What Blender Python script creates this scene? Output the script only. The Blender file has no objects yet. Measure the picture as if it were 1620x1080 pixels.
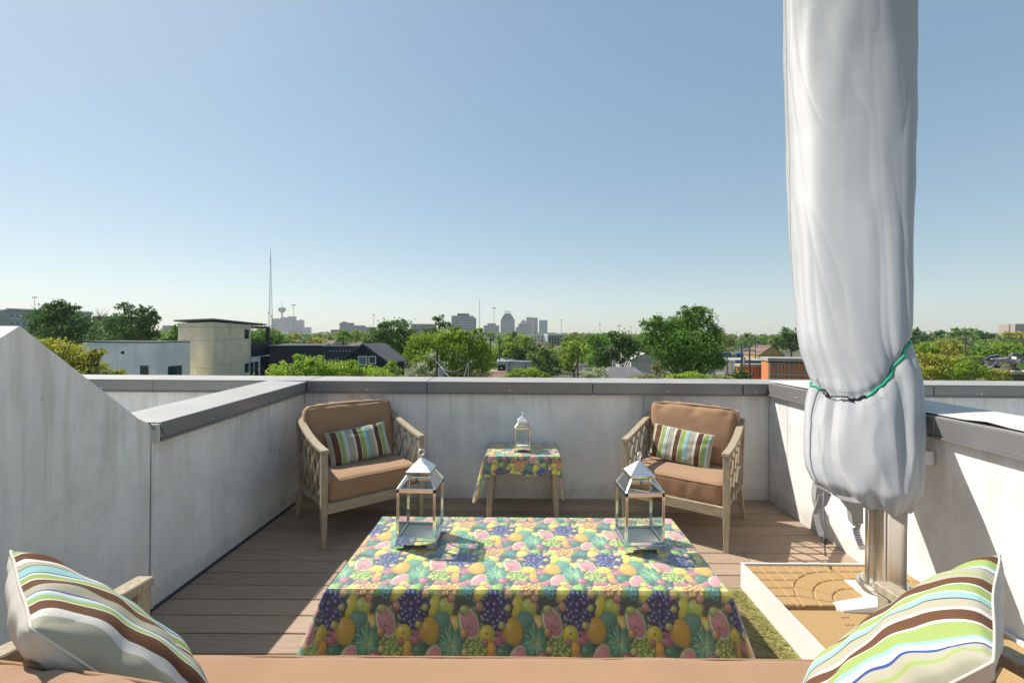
import bpy, bmesh, math, random
import numpy as np
from mathutils import Vector, Matrix, noise
random.seed(7)
R = math.radians
S = bpy.context.scene
COL = S.collection
# ------------------------------------------------------------------ camera, sky, sun, exposure
EYE = 1.48; F = 705.0; U0 = 828.0; V0 = 527.0; ROLL = .007
cd = bpy.data.cameras.new('camera'); cam = bpy.data.objects.new('camera', cd); COL.objects.link(cam)
cam.location = (0, 0, EYE); cam.rotation_euler = (math.pi/2, -ROLL, 0)
cd.sensor_width = 36; cd.lens = F/1620*36
cd.shift_x = -(U0-810)/1620; cd.shift_y = -(540-V0)/1620
cd.clip_start = .05; cd.clip_end = 30000
S.camera = cam
SUN = Vector((-.77, .41, 1)).normalized()
w = bpy.data.worlds.new('World'); S.world = w; w.use_nodes = True
nt = w.node_tree
sky = nt.nodes.new('ShaderNodeTexSky'); sky.sky_type = 'NISHITA'; sky.sun_disc = False
sky.sun_elevation = math.asin(SUN.z); sky.sun_rotation = math.atan2(SUN.x, SUN.y)
sky.air_density = 1.0; sky.dust_density = .6; sky.ozone_density = 1.3; sky.altitude = 200
gm1 = nt.nodes.new('ShaderNodeGamma'); gm1.inputs[1].default_value = .5
hs = nt.nodes.new('ShaderNodeHueSaturation'); hs.inputs['Saturation'].default_value = 1.42; hs.inputs['Value'].default_value = 1.46
nt.links.new(sky.outputs[0], gm1.inputs[0]); nt.links.new(gm1.outputs[0], hs.inputs['Color']); tn = nt.nodes.new('ShaderNodeMix'); tn.data_type = 'RGBA'; tn.blend_type = 'MULTIPLY'; tn.inputs[0].default_value = 1; tn.inputs[7].default_value = (.935, .975, .935, 1)
nt.links.new(hs.outputs[0], tn.inputs[6]); nt.links.new(tn.outputs[2], nt.nodes['Background'].inputs[0])
nt.nodes['Background'].inputs[1].default_value = .125
ld = bpy.data.lights.new('sun', 'SUN'); lo = bpy.data.objects.new('sun', ld); COL.objects.link(lo)
ld.energy = 4.0; ld.angle = R(.5); ld.color = (1, .94, .86)
lo.rotation_euler = SUN.to_track_quat('Z', 'Y').to_euler()
S.view_settings.view_transform = 'Standard'; S.view_settings.look = 'None'
S.view_settings.exposure = .78; S.view_settings.gamma = 1; S.view_settings.use_curve_mapping = False
S.cycles.max_bounces = 10; S.cycles.transparent_max_bounces = 24; S.cycles.volume_bounces = 1

def W(u, v, D):
    a, b = u-U0, v-V0
    x = a*math.cos(ROLL)+b*math.sin(ROLL); y = -a*math.sin(ROLL)+b*math.cos(ROLL)
    return Vector((x*D/F, D, EYE-y*D/F))
GZ = -9.0
HAZE = .00010
# ------------------------------------------------------------------ materials
def pin(b, k, v):
    b.inputs[k].default_value = v
def mat(name, col, rough=.7, metal=0, spec=.5, var=.0, vscale=8, col2=None, bump=0, bscale=60, stretch=(1,1,1), objrand=0, trans=0, coat=0, sheen=0, coords='Object', vlo=.4, vhi=.65):
    m = bpy.data.materials.new(name); m.use_nodes = True
    t = m.node_tree; N = t.nodes; L = t.links; b = N['Principled BSDF']
    pin(b, 'Base Color', (*col, 1)); pin(b, 'Roughness', rough); pin(b, 'Metallic', metal); pin(b, 'Specular IOR Level', spec)
    if coat: pin(b, 'Coat Weight', coat); pin(b, 'Coat Roughness', .25)
    if sheen: pin(b, 'Sheen Weight', sheen)
    tc = N.new('ShaderNodeTexCoord'); mp = N.new('ShaderNodeMapping'); mp.inputs['Scale'].default_value = stretch
    L.new(tc.outputs[coords], mp.inputs[0])
    src = None
    if var or col2:
        n = N.new('ShaderNodeTexNoise'); n.inputs['Scale'].default_value = vscale; n.inputs['Detail'].default_value = 8; n.inputs['Roughness'].default_value = .62
        L.new(mp.outputs[0], n.inputs['Vector'])
        r = N.new('ShaderNodeValToRGB'); r.color_ramp.elements[0].position = vlo; r.color_ramp.elements[1].position = vhi
        c2 = col2 if col2 else tuple(c*(1-var) for c in col)
        r.color_ramp.elements[0].color = (*c2, 1); r.color_ramp.elements[1].color = (*col, 1)
        L.new(n.outputs[0], r.inputs[0]); src = r.outputs[0]
    if objrand:
        oi = N.new('ShaderNodeObjectInfo'); mr = N.new('ShaderNodeMapRange')
        mr.inputs['To Min'].default_value = 1-objrand; mr.inputs['To Max'].default_value = 1+objrand
        L.new(oi.outputs['Random'], mr.inputs[0])
        mx = N.new('ShaderNodeMix'); mx.data_type = 'RGBA'; mx.blend_type = 'MULTIPLY'; mx.inputs[0].default_value = 1
        if src: L.new(src, mx.inputs[6])
        else: mx.inputs[6].default_value = (*col, 1)
        L.new(mr.outputs[0], mx.inputs[7]); src = mx.outputs[2]
        ad = N.new('ShaderNodeVectorMath'); ad.operation = 'ADD'
        sc = N.new('ShaderNodeVectorMath'); sc.operation = 'SCALE'; sc.inputs[0].default_value = (13, 7, 5)
        L.new(oi.outputs['Random'], sc.inputs['Scale']); L.new(tc.outputs[coords], ad.inputs[0]); L.new(sc.outputs[0], ad.inputs[1]); L.new(ad.outputs[0], mp.inputs[0])
    if src: L.new(src, b.inputs['Base Color'])
    if bump:
        n2 = N.new('ShaderNodeTexNoise'); n2.inputs['Scale'].default_value = bscale; n2.inputs['Detail'].default_value = 5
        L.new(mp.outputs[0], n2.inputs['Vector'])
        bp = N.new('ShaderNodeBump'); bp.inputs['Strength'].default_value = bump; bp.inputs['Distance'].default_value = .01
        L.new(n2.outputs[0], bp.inputs['Height']); L.new(bp.outputs[0], b.inputs['Normal'])
    return m
def weave(m, scale=900, strength=.15):
    t = m.node_tree; N = t.nodes; L = t.links; b = N['Principled BSDF']
    tc = N.new('ShaderNodeTexCoord'); n = N.new('ShaderNodeTexNoise'); n.inputs['Scale'].default_value = scale
    L.new(tc.outputs['Object'], n.inputs['Vector'])
    n2 = N.new('ShaderNodeTexNoise'); n2.inputs['Scale'].default_value = 9; n2.inputs['Detail'].default_value = 3; L.new(tc.outputs['Object'], n2.inputs['Vector'])
    ma = N.new('ShaderNodeMath'); ma.operation = 'MULTIPLY_ADD'; ma.inputs[1].default_value = .12
    L.new(n.outputs[0], ma.inputs[0]); L.new(n2.outputs[0], ma.inputs[2])
    bp = N.new('ShaderNodeBump'); bp.inputs['Strength'].default_value = strength; bp.inputs['Distance'].default_value = .02
    L.new(ma.outputs[0], bp.inputs['Height']); L.new(bp.outputs[0], b.inputs['Normal'])
def stucco():
    m = bpy.data.materials.new('stained_stucco'); m.use_nodes = True
    t = m.node_tree; N = t.nodes; L = t.links; b = N['Principled BSDF']; pin(b, 'Roughness', .9); pin(b, 'Specular IOR Level', .2)
    g = N.new('ShaderNodeNewGeometry')
    def nz(scale, det, sv=(1,1,1), lo=.4, hi=.7, c0=(0,0,0,1), c1=(1,1,1,1)):
        mp = N.new('ShaderNodeMapping'); mp.inputs['Scale'].default_value = sv; L.new(g.outputs['Position'], mp.inputs[0])
        n = N.new('ShaderNodeTexNoise'); n.inputs['Scale'].default_value = scale; n.inputs['Detail'].default_value = det; n.inputs['Roughness'].default_value = .65
        L.new(mp.outputs[0], n.inputs['Vector']); r = N.new('ShaderNodeValToRGB')
        r.color_ramp.elements[0].position = lo; r.color_ramp.elements[1].position = hi; r.color_ramp.elements[0].color = c0; r.color_ramp.elements[1].color = c1
        L.new(n.outputs[0], r.inputs[0]); return r.outputs[0]
    def mul(a, c, f=1):
        x = N.new('ShaderNodeMix'); x.data_type = 'RGBA'; x.blend_type = 'MULTIPLY'; x.inputs[0].default_value = f
        L.new(a, x.inputs[6]); L.new(c, x.inputs[7]); return x.outputs[2]
    a = nz(1.7, 9, (1,1,1), .40, .62, (.76,.75,.725,1), (.87,.855,.82,1))
    c = nz(3.1, 10, (1,1,.8), .36, .50, (.87,.87,.87,1), (1,1,1,1))
    d = nz(6, 6, (1,1,.12), .42, .6, (.91,.91,.90,1), (1,1,1,1))
    e = nz(70, 2, (1,1,1), .24, .31, (.6,.6,.6,1), (1,1,1,1))
    o = mul(mul(mul(a, c), d), e)
    # grime rising from the foot of the wall
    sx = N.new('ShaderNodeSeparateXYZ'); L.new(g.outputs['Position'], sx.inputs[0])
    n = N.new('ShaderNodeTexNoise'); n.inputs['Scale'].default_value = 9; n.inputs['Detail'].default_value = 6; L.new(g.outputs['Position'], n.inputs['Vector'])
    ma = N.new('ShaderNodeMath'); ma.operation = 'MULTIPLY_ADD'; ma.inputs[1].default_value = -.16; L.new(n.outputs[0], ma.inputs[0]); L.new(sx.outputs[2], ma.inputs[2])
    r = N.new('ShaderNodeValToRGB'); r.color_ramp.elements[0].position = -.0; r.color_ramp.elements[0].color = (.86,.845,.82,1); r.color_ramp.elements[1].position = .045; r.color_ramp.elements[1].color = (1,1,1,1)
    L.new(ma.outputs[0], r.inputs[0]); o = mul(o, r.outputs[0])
    # drip streaks under the cap and hairline cracks
    st2 = nz(11, 3, (1,1,.06), .52, .60, (1,1,1,1), (.88,.87,.85,1))
    mr = N.new('ShaderNodeMapRange'); mr.inputs['From Min'].default_value = .55; mr.inputs['From Max'].default_value = .93; L.new(sx.outputs[2], mr.inputs[0])
    x = N.new('ShaderNodeMix'); x.data_type = 'RGBA'; x.blend_type = 'MULTIPLY'; L.new(mr.outputs[0], x.inputs[0]); L.new(o, x.inputs[6]); L.new(st2, x.inputs[7]); o = x.outputs[2]
    vo = N.new('ShaderNodeTexVoronoi'); vo.feature = 'DISTANCE_TO_EDGE'; vo.inputs['Scale'].default_value = 1.1
    dn = N.new('ShaderNodeMixRGB'); dn.inputs[0].default_value = .12; nn = N.new('ShaderNodeTexNoise'); nn.inputs['Scale'].default_value = 5; nn.inputs['Detail'].default_value = 6
    L.new(g.outputs['Position'], nn.inputs['Vector']); L.new(g.outputs['Position'], dn.inputs[1]); L.new(nn.outputs['Color'], dn.inputs[2]); L.new(dn.outputs[0], vo.inputs['Vector'])
    cr = N.new('ShaderNodeValToRGB'); cr.color_ramp.elements[0].position = .0; cr.color_ramp.elements[0].color = (.93,.93,.93,1); cr.color_ramp.elements[1].position = .004; L.new(vo.outputs[0], cr.inputs[0])
    o = mul(o, cr.outputs[0])
    L.new(o, b.inputs['Base Color'])
    n2 = N.new('ShaderNodeTexNoise'); n2.inputs['Scale'].default_value = 160; n2.inputs['Detail'].default_value = 4; L.new(g.outputs['Position'], n2.inputs['Vector'])
    bp = N.new('ShaderNodeBump'); bp.inputs['Strength'].default_value = .25; bp.inputs['Distance'].default_value = .004
    L.new(n2.outputs[0], bp.inputs['Height']); L.new(bp.outputs[0], b.inputs['Normal'])
    return m
def glass(name, tint=(.93,.97,.94), ior=1.45):
    m = bpy.data.materials.new(name); m.use_nodes = True; t = m.node_tree; N = t.nodes; L = t.links
    N.remove(N['Principled BSDF']); o = N['Material Output']
    tr = N.new('ShaderNodeBsdfTransparent'); tr.inputs[0].default_value = (*tint, 1)
    gl = N.new('ShaderNodeBsdfGlossy'); gl.inputs['Roughness'].default_value = .02
    fr = N.new('ShaderNodeFresnel'); fr.inputs[0].default_value = ior
    mx = N.new('ShaderNodeMixShader'); L.new(fr.outputs[0], mx.inputs[0]); L.new(tr.outputs[0], mx.inputs[1]); L.new(gl.outputs[0], mx.inputs[2]); L.new(mx.outputs[0], o.inputs[0])
    return m
def leafmat(name, c, c2, trn=.35):
    m = bpy.data.materials.new(name); m.use_nodes = True; t = m.node_tree; N = t.nodes; L = t.links
    b = N['Principled BSDF']; pin(b, 'Roughness', .6); pin(b, 'Specular IOR Level', .25)
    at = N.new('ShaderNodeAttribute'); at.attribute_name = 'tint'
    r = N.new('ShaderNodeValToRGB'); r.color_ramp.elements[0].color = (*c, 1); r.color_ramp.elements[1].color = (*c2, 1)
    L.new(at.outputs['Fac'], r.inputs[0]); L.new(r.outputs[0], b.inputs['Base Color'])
    tl = N.new('ShaderNodeBsdfTranslucent'); L.new(r.outputs[0], tl.inputs[0])
    mx = N.new('ShaderNodeMixShader'); mx.inputs[0].default_value = trn
    L.new(b.outputs[0], mx.inputs[1]); L.new(tl.outputs[0], mx.inputs[2]); L.new(mx.outputs[0], N['Material Output'].inputs[0])
    return m
C_BROWN=(.13,.062,.035); C_GREEN=(.29,.37,.12); C_WHITE=(.60,.58,.53); C_BEIGE=(.38,.36,.27); C_TEAL=(.27,.47,.46); C_NAVY=(.05,.08,.25); C_CREAM=(.66,.61,.53)
def stripes(name, seq, axis=0):
    m = bpy.data.materials.new(name); m.use_nodes = True; t = m.node_tree; N = t.nodes; L = t.links
    b = N['Principled BSDF']; pin(b, 'Roughness', .95); pin(b, 'Specular IOR Level', .15)
    uv = N.new('ShaderNodeUVMap'); sx = N.new('ShaderNodeSeparateXYZ'); L.new(uv.outputs[0], sx.inputs[0])
    prev = None; tot = sum(s for s, c in seq); acc = 0; cur = None
    for s, c in seq:
        if cur is None:
            rgb = N.new('ShaderNodeRGB'); rgb.outputs[0].default_value = (*c, 1); cur = rgb.outputs[0]
        else:
            g = N.new('ShaderNodeMath'); g.operation = 'GREATER_THAN'; g.inputs[1].default_value = acc/tot; L.new(sx.outputs[axis], g.inputs[0])
            x = N.new('ShaderNodeMix'); x.data_type = 'RGBA'; L.new(g.outputs[0], x.inputs[0]); L.new(cur, x.inputs[6]); x.inputs[7].default_value = (*c, 1); cur = x.outputs[2]
        acc += s
    L.new(cur, b.inputs['Base Color']); weave(m, 700, .2)
    return m
M = {}
M['stucco'] = stucco()
M['coping'] = mat('coping_metal', (.19,.185,.18), .3, 0, .9, var=.12, vscale=5, coat=.8)
M['cap_top'] = mat('pale_cap_top', (.36,.35,.33), .6, 0, .4, var=.14, vscale=3)  # top sheet coloured paler than the coping faces
M['flash'] = mat('base_flashing', (.05,.06,.09), .5, .2)
M['membrane'] = mat('roof_membrane', (.62,.6,.56), .8, var=.15, vscale=2)
M['deck'] = mat('deck_composite', (.44,.32,.225), .62, 0, .35, col2=(.335,.24,.17), vscale=6, bump=.35, bscale=50, stretch=(1.2,22,4), objrand=.17)
M['dark'] = mat('dark_void', (.02,.02,.02), .9)
M['teak'] = mat('weathered_teak', (.44,.37,.26), .75, 0, .3, col2=(.33,.27,.185), vscale=14, bump=.3, bscale=70, stretch=(5,5,1))
M['teak_h'] = mat('weathered_teak_rail', (.44,.37,.26), .75, 0, .3, col2=(.33,.27,.185), vscale=14, bump=.3, bscale=70, stretch=(1,5,5))
M['cushion'] = mat('tan_canvas', (.35,.21,.12), .95, 0, .15, sheen=.2, var=.06, vscale=3); weave(M['cushion'])
M['piping'] = mat('tan_piping', (.36,.215,.12), .95, 0, .15)
M['cream'] = mat('cream_canvas', (.64,.585,.50), .95, 0, .15, var=.1, vscale=4); weave(M['cream'])
SEQ = [(.05,C_BEIGE),(.095,C_BROWN),(.012,C_WHITE),(.07,C_GREEN),(.02,C_WHITE),(.015,C_TEAL),(.02,C_WHITE),(.007,C_NAVY),(.085,C_BEIGE),(.03,C_WHITE),(.075,C_BROWN),(.01,C_WHITE),(.075,C_GREEN),(.008,C_WHITE),(.055,C_TEAL),(.006,C_NAVY),(.09,C_BEIGE),(.035,C_WHITE),(.08,C_BROWN),(.01,C_WHITE),(.065,C_GREEN),(.02,C_TEAL),(.02,C_WHITE),(.04,C_BEIGE)]
M['stripe'] = stripes('striped_canvas', SEQ)
M['stripe_big'] = stripes('striped_canvas_large', [(.04,C_BEIGE),(.075,C_BROWN),(.07,C_GREEN),(.018,C_TEAL),(.03,C_WHITE),(.01,C_NAVY),(.07,C_BEIGE),(.015,C_GREEN),(.03,C_BEIGE),(.085,C_BROWN),(.015,C_WHITE),(.07,C_GREEN),(.012,C_WHITE),(.04,C_TEAL),(.008,C_BROWN),(.06,C_BEIGE),(.035,C_WHITE),(.08,C_BROWN),(.013,C_WHITE),(.075,C_GREEN),(.02,C_TEAL),(.03,C_WHITE),(.012,C_NAVY),(.035,C_BEIGE),(.015,C_GREEN),(.04,C_BEIGE)])
M['stripe_left'] = stripes('striped_canvas_left', [(.02,C_BEIGE),(.01,C_NAVY),(.05,C_GREEN),(.012,C_WHITE),(.075,C_BROWN),(.05,C_WHITE),(.06,C_BEIGE),(.008,C_BROWN),(.075,C_TEAL),(.01,C_NAVY),(.02,C_WHITE),(.05,C_GREEN),(.015,C_WHITE),(.08,C_BROWN),(.07,C_BEIGE),(.01,C_NAVY),(.025,C_WHITE),(.02,C_TEAL),(.05,C_GREEN),(.012,C_WHITE),(.095,C_BROWN),(.06,C_WHITE),(.09,C_BEIGE)])
M['steel'] = mat('polished_steel', (.82,.81,.79), .09, 1, var=.06, vscale=20)
M['steel_dull'] = mat('dull_steel', (.82,.81,.79), .45, 1)
M['glass'] = glass('clear_glass')
M['brushed'] = mat('brushed_aluminium', (.66,.63,.58), .34, 1, var=.08, vscale=6, stretch=(30,30,.5))
M['whitepaint'] = mat('white_powder_coat', (.74,.74,.72), .45, var=.05, vscale=4)
M['cover'] = mat('grey_cover_fabric', (.43,.435,.44), .55, 0, .4, var=.07, vscale=2.2); weave(M['cover'], 900, .04)
t_ = M['cover'].node_tree; tl_ = t_.nodes.new('ShaderNodeBsdfTranslucent'); tl_.inputs[0].default_value = (.62,.62,.60,1); mx_ = t_.nodes.new('ShaderNodeMixShader'); mx_.inputs[0].default_value = .16
t_.links.new(t_.nodes['Principled BSDF'].outputs[0], mx_.inputs[1]); t_.links.new(tl_.outputs[0], mx_.inputs[2]); t_.links.new(mx_.outputs[0], t_.nodes['Material Output'].inputs[0])
M['canopy'] = mat('grey_canopy_fabric', (.30,.29,.27), .85)
M['scuff'] = mat('dark_scuff', (.22,.22,.25), .8)
M['bungee'] = mat('green_bungee', (.01,.36,.18), .6)
M['black'] = mat('black_plastic', (.015,.015,.016), .4)
M['label'] = mat('white_label', (.7,.7,.68), .5)
M['paver'] = mat('ochre_rubber', (.50,.33,.155), .9, 0, .2, col2=(.38,.25,.115), vscale=220, bump=.5, bscale=380)
M['turf'] = leafmat('dry_turf', (.30,.30,.09), (.60,.56,.22), .3)
M['turf_back'] = mat('turf_back', (.20,.20,.08), .9)
M['bark'] = mat('bark', (.12,.095,.075), .9, var=.3, vscale=3)
M['ground'] = mat('ground_soil', (.06,.075,.03), 1, col2=(.11,.11,.06), vscale=.03)
M['asphalt'] = mat('asphalt', (.20,.20,.20), .9, var=.15, vscale=.1)
G = lambda n, a, b, t=.35: M.__setitem__(n, leafmat(n, a, b, t))
G('leaf_dark', (0.047,0.105,0.029), (0.151,0.268,0.061)); G('leaf_mid', (0.075,0.174,0.025), (0.214,0.384,0.061))
G('leaf_bright', (0.151,0.325,0.025), (0.470,0.600,0.072), .45); G('leaf_olive', (0.214,0.232,0.031), (0.557,0.546,0.081), .4)
G('leaf_pale', (0.192,0.302,0.123), (0.600,0.600,0.409), .3); G('leaf_dry', (0.192,0.198,0.061), (0.428,0.419,0.144)); G('leaf_far', (0.085,0.164,0.031), (0.299,0.372,0.081)); G('leaf_yellowgreen', (0.129,0.220,0.021), (0.385,0.511,0.061), .4)
# ------------------------------------------------------------------ mesh helpers
class MB:
    def __init__(s): s.v = []; s.f = []
    def add(s, vs, fs):
        n = len(s.v); s.v += [tuple(x) for x in vs]; s.f += [tuple(i+n for i in f) for f in fs]; return s
    def box(s, c, d, rot=None):
        c = Vector(c); h = [x/2 for x in d]
        vs = [Vector((x*h[0], y*h[1], z*h[2])) for x in (-1,1) for y in (-1,1) for z in (-1,1)]
        if rot is not None: vs = [rot @ p for p in vs]
        return s.add([c+p for p in vs], [(0,1,3,2),(4,6,7,5),(0,4,5,1),(2,3,7,6),(0,2,6,4),(1,5,7,3)])
    def b2(s, lo, hi): return s.box([(a+b)/2 for a, b in zip(lo, hi)], [abs(b-a) for a, b in zip(lo, hi)])
    def bar(s, a, b, w_, h_, up=(0,0,1)):
        a, b = Vector(a), Vector(b); d = b-a; L = d.length; d.normalize(); u = Vector(up)
        x = d.cross(u).normalized(); z = x.cross(d)
        return s.box((a+b)/2, (w_, L, h_), Matrix((x, d, z)).transposed())
    def tube(s, pts, r, n=8, closed=False, r1=None):
        pts = [Vector(p) for p in pts]; m = len(pts); vs = []
        prevx = None
        for i, p in enumerate(pts):
            a = pts[(i-1) % m] if (closed or i) else p; b = pts[(i+1) % m] if (closed or i < m-1) else p
            d = (b-a).normalized(); up = prevx if prevx is not None else (Vector((1,0,0)) if abs(d.z) > .8 else Vector((0,0,1)))
            x = d.cross(up)
            if prevx is not None: x = up-d*up.dot(d)
            if x.length < 1e-5: x = d.orthogonal()
            x.normalize(); prevx = x; y = d.cross(x)
            rr = r if r1 is None else r+(r1-r)*i/(m-1)
            for k in range(n):
                t = 2*math.pi*k/n; vs.append(p+(x*math.cos(t)+y*math.sin(t))*rr)
        fs = [(i*n+k, i*n+(k+1) % n, ((i+1) % m)*n+(k+1) % n, ((i+1) % m)*n+k) for i in range(m if closed else m-1) for k in range(n)]
        if not closed: fs += [tuple(range(n))[::-1], tuple((m-1)*n+k for k in range(n))]
        return s.add(vs, fs)
    def prism(s, pts, zb, zt):
        n = len(pts); zt = zt if hasattr(zt, '__len__') else [zt]*n; zb = zb if hasattr(zb, '__len__') else [zb]*n
        vs = [(p[0], p[1], zb[i]) for i, p in enumerate(pts)]+[(p[0], p[1], zt[i]) for i, p in enumerate(pts)]
        return s.add(vs, [tuple(range(n))[::-1], tuple(range(n, 2*n))]+[(i, (i+1) % n, n+(i+1) % n, n+i) for i in range(n)])
    def build(s, name, m, parent=None, smooth=False, bevel=0, loc=None, segs=2):
        me = bpy.data.meshes.new(name); me.from_pydata(s.v, [], s.f); me.update()
        bm = bmesh.new(); bm.from_mesh(me); bmesh.ops.recalc_face_normals(bm, faces=bm.faces)
        if bevel: bmesh.ops.bevel(bm, geom=bm.edges[:], offset=bevel, segments=segs, affect='EDGES', profile=.6, clamp_overlap=True)
        bm.to_mesh(me); bm.free()
        if smooth: me.polygons.foreach_set('use_smooth', [True]*len(me.polygons))
        me.materials.append(M[m] if isinstance(m, str) else m)
        o = bpy.data.objects.new(name, me); COL.objects.link(o)
        if parent: o.parent = parent
        if loc is not None: o.location = loc
        return o
def tag(o, label=None, cat=None, group=None, kind=None):
    if label: o['label'] = label
    if cat: o['category'] = cat
    if group: o['group'] = group
    if kind: o['kind'] = kind
    return o
def empty(name, loc=(0,0,0), rz=0, **k):
    o = bpy.data.objects.new(name, None); COL.objects.link(o); o.location = loc; o.rotation_euler = (0,0,rz); return tag(o, **k)
def copy_tree(o, parent=None):
    c = o.copy(); COL.objects.link(c); c.parent = parent
    for ch in list(o.children): copy_tree(ch, c)
    return c
def npmesh(name, V, Fq, m, parent=None, smooth=False, attr=None, uv=None, col=None):
    me = bpy.data.meshes.new(name); me.vertices.add(len(V)); me.vertices.foreach_set('co', np.asarray(V, np.float32).ravel())
    k = Fq.shape[1]; me.loops.add(Fq.size); me.loops.foreach_set('vertex_index', Fq.astype(np.int32).ravel())
    me.polygons.add(len(Fq)); me.polygons.foreach_set('loop_start', np.arange(0, Fq.size, k, dtype=np.int32)); me.polygons.foreach_set('loop_total', np.full(len(Fq), k, np.int32))
    me.update(calc_edges=True)
    if smooth: me.polygons.foreach_set('use_smooth', np.ones(len(Fq), bool))
    if attr is not None:
        a = me.attributes.new('tint', 'FLOAT', 'POINT'); a.data.foreach_set('value', np.asarray(attr, np.float32))
    if col is not None:
        a = me.attributes.new('print', 'FLOAT_COLOR', 'POINT'); a.data.foreach_set('color', np.c_[col, np.ones(len(col))].astype(np.float32).ravel())
    if uv is not None:
        l = me.uv_layers.new(name='UVMap'); l.data.foreach_set('uv', np.asarray(uv, np.float32)[Fq.ravel()].ravel())
    me.materials.append(M[m] if isinstance(m, str) else m)
    o = bpy.data.objects.new(name, me); COL.objects.link(o)
    if parent: o.parent = parent
    return o
def gridfaces(nu, nv, wrap=False):
    i = np.arange(nu-1 if not wrap else nu)[:, None]; j = np.arange(nv-1)[None]
    i2 = (i+1) % nu
    return np.stack([i*nv+j, i2*nv+j, i2*nv+j+1, i*nv+j+1], -1).reshape(-1, 4)
def nse(p, s=1.0, seed=0): return noise.noise(Vector((p[0]*s+seed*7.3, p[1]*s-seed*3.1, p[2]*s+seed*1.7)))

# ------------------------------------------------------------------ terrace structure
XL, XR, YB, ZC = -1.96, 2.21, 4.0, 1.04
deck = MB().b2((XL-.02, -2.5, -.10), (XR+.02, YB+.02, -.03)).build('deck', 'dark'); tag(deck, kind='structure')
bw = .1395; y = YB-.002; row = 0
rng = random.Random(3)
while y > -2.4:
    y0 = y-bw+.008
    cuts = [XL+.005, XR-.005]
    if row % 2 == 0: cuts.insert(1, [-1.15, 1.43, -.55, .4, 1.2][(row//2) % 5]) 
    if row == 7: cuts = [XL+.005, 1.50, XR-.005]
    for a, b in zip(cuts, cuts[1:]):
        dz = rng.uniform(-.0008, .0008)
        o = MB().box((0,0,0), (b-a-.003, y-y0, .024)).build('deck_board', 'deck', deck, bevel=.0025, loc=((a+b)/2, (y+y0)/2, -.012+dz), segs=1)
    y -= bw; row += 1
body = MB().b2((-6, -3.0, GZ), (-2.40, 4.32, .45)).b2((2.62, -3, GZ), (7, 4.32, .45)).b2((-2.4, -3, GZ), (2.62, 4.32, -.105)).build('own_building', 'stucco')
tag(body, kind='structure')
roofL = MB().b2((-6, -3, .452), (-2.41, 4.0, .50)).build('roof_left', 'membrane'); tag(roofL, kind='structure')
roofR = MB().b2((2.63, -3, .452), (7, 4.0, .50)).build('roof_right', 'membrane'); tag(roofR, kind='structure')
# back wall: panels with recessed joints
bwall = MB().b2((-6, YB+.03, .46), (7, YB+.30, ZC-.07)).build('back_wall', 'stucco'); tag(bwall, kind='structure')
for a, b in [(XL, -.86), (-.86, 1.085), (1.085, XR)]:
    MB().b2((a+.002, YB, -.03), (b-.002, YB+.027, ZC-.06)).build('wall_panel', 'stucco', bwall)
MB().b2((XL-.03, YB+.03, -.1), (XR+.03, YB+.3, .455)).build('wall_core', 'stucco', bwall)
MB().b2((-6, YB+.004, .505), (-2.32, YB+.027, ZC-.06)).build('wall_panel', 'stucco', bwall)
MB().b2((2.56, YB+.004, .505), (7, YB+.027, ZC-.06)).build('wall_panel', 'stucco', bwall)
def coping(parent, p0, p1, wid, zt0, zt1, inner, h=.098):
    """cap strip from p0 to p1 along the wall's inner line; inner = unit vector out of the wall face"""
    p0, p1, n = Vector(p0), Vector(p1), Vector(inner)
    A = [p0+n*.03, p1+n*.03]; B = [p0-n*wid, p1-n*wid]; m = MB()
    def ring(p, q, z):  # profile: face, top, back
        return [(p.x, p.y, z-h), (p.x, p.y, z), (q.x, q.y, z+.008), (q.x, q.y, z-h)]
    vs = ring(A[0], B[0], zt0)+ring(A[1], B[1], zt1)
    m.add(vs, [(0,1,5,4),(1,2,6,5),(2,3,7,6),(3,0,4,7),(0,3,2,1),(4,5,6,7)])
    o = m.build('coping', 'coping', parent, bevel=.003, segs=1)
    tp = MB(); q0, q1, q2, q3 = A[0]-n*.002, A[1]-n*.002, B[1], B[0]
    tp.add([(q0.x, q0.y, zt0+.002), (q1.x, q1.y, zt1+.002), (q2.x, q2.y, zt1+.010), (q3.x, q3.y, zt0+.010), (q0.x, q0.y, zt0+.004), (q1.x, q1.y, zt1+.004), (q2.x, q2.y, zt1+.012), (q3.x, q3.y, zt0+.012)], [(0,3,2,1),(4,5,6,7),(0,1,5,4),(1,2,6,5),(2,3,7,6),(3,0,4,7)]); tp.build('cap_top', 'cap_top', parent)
    d = (p1-p0).normalized()
    lip = MB(); a = A[0]+n*.006; b = A[1]+n*.006
    lip.bar((a.x, a.y, zt0-h-.004), (b.x, b.y, zt1-h-.004), .018, .010)
    lip.build('drip_edge', 'coping', parent)
    k = max(1, int((p1-p0).length/.75))
    for i in range(k):
        t = (i+.5)/k; q = A[0].lerp(A[1], t); z = zt0+(zt1-zt0)*t-h*.72
        s = MB().tube([(q.x-n.x*.002, q.y-n.y*.002, z), (q.x+n.x*.006, q.y+n.y*.006, z)], .0055, 8).build('screw', 'steel_dull', parent)
    return o
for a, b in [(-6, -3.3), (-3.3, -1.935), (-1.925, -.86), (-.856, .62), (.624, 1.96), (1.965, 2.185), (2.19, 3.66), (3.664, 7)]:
    coping(bwall, (a+.0015, YB, 0), (b-.0015, YB, 0), .31, ZC, ZC, (0,-1,0))
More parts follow.
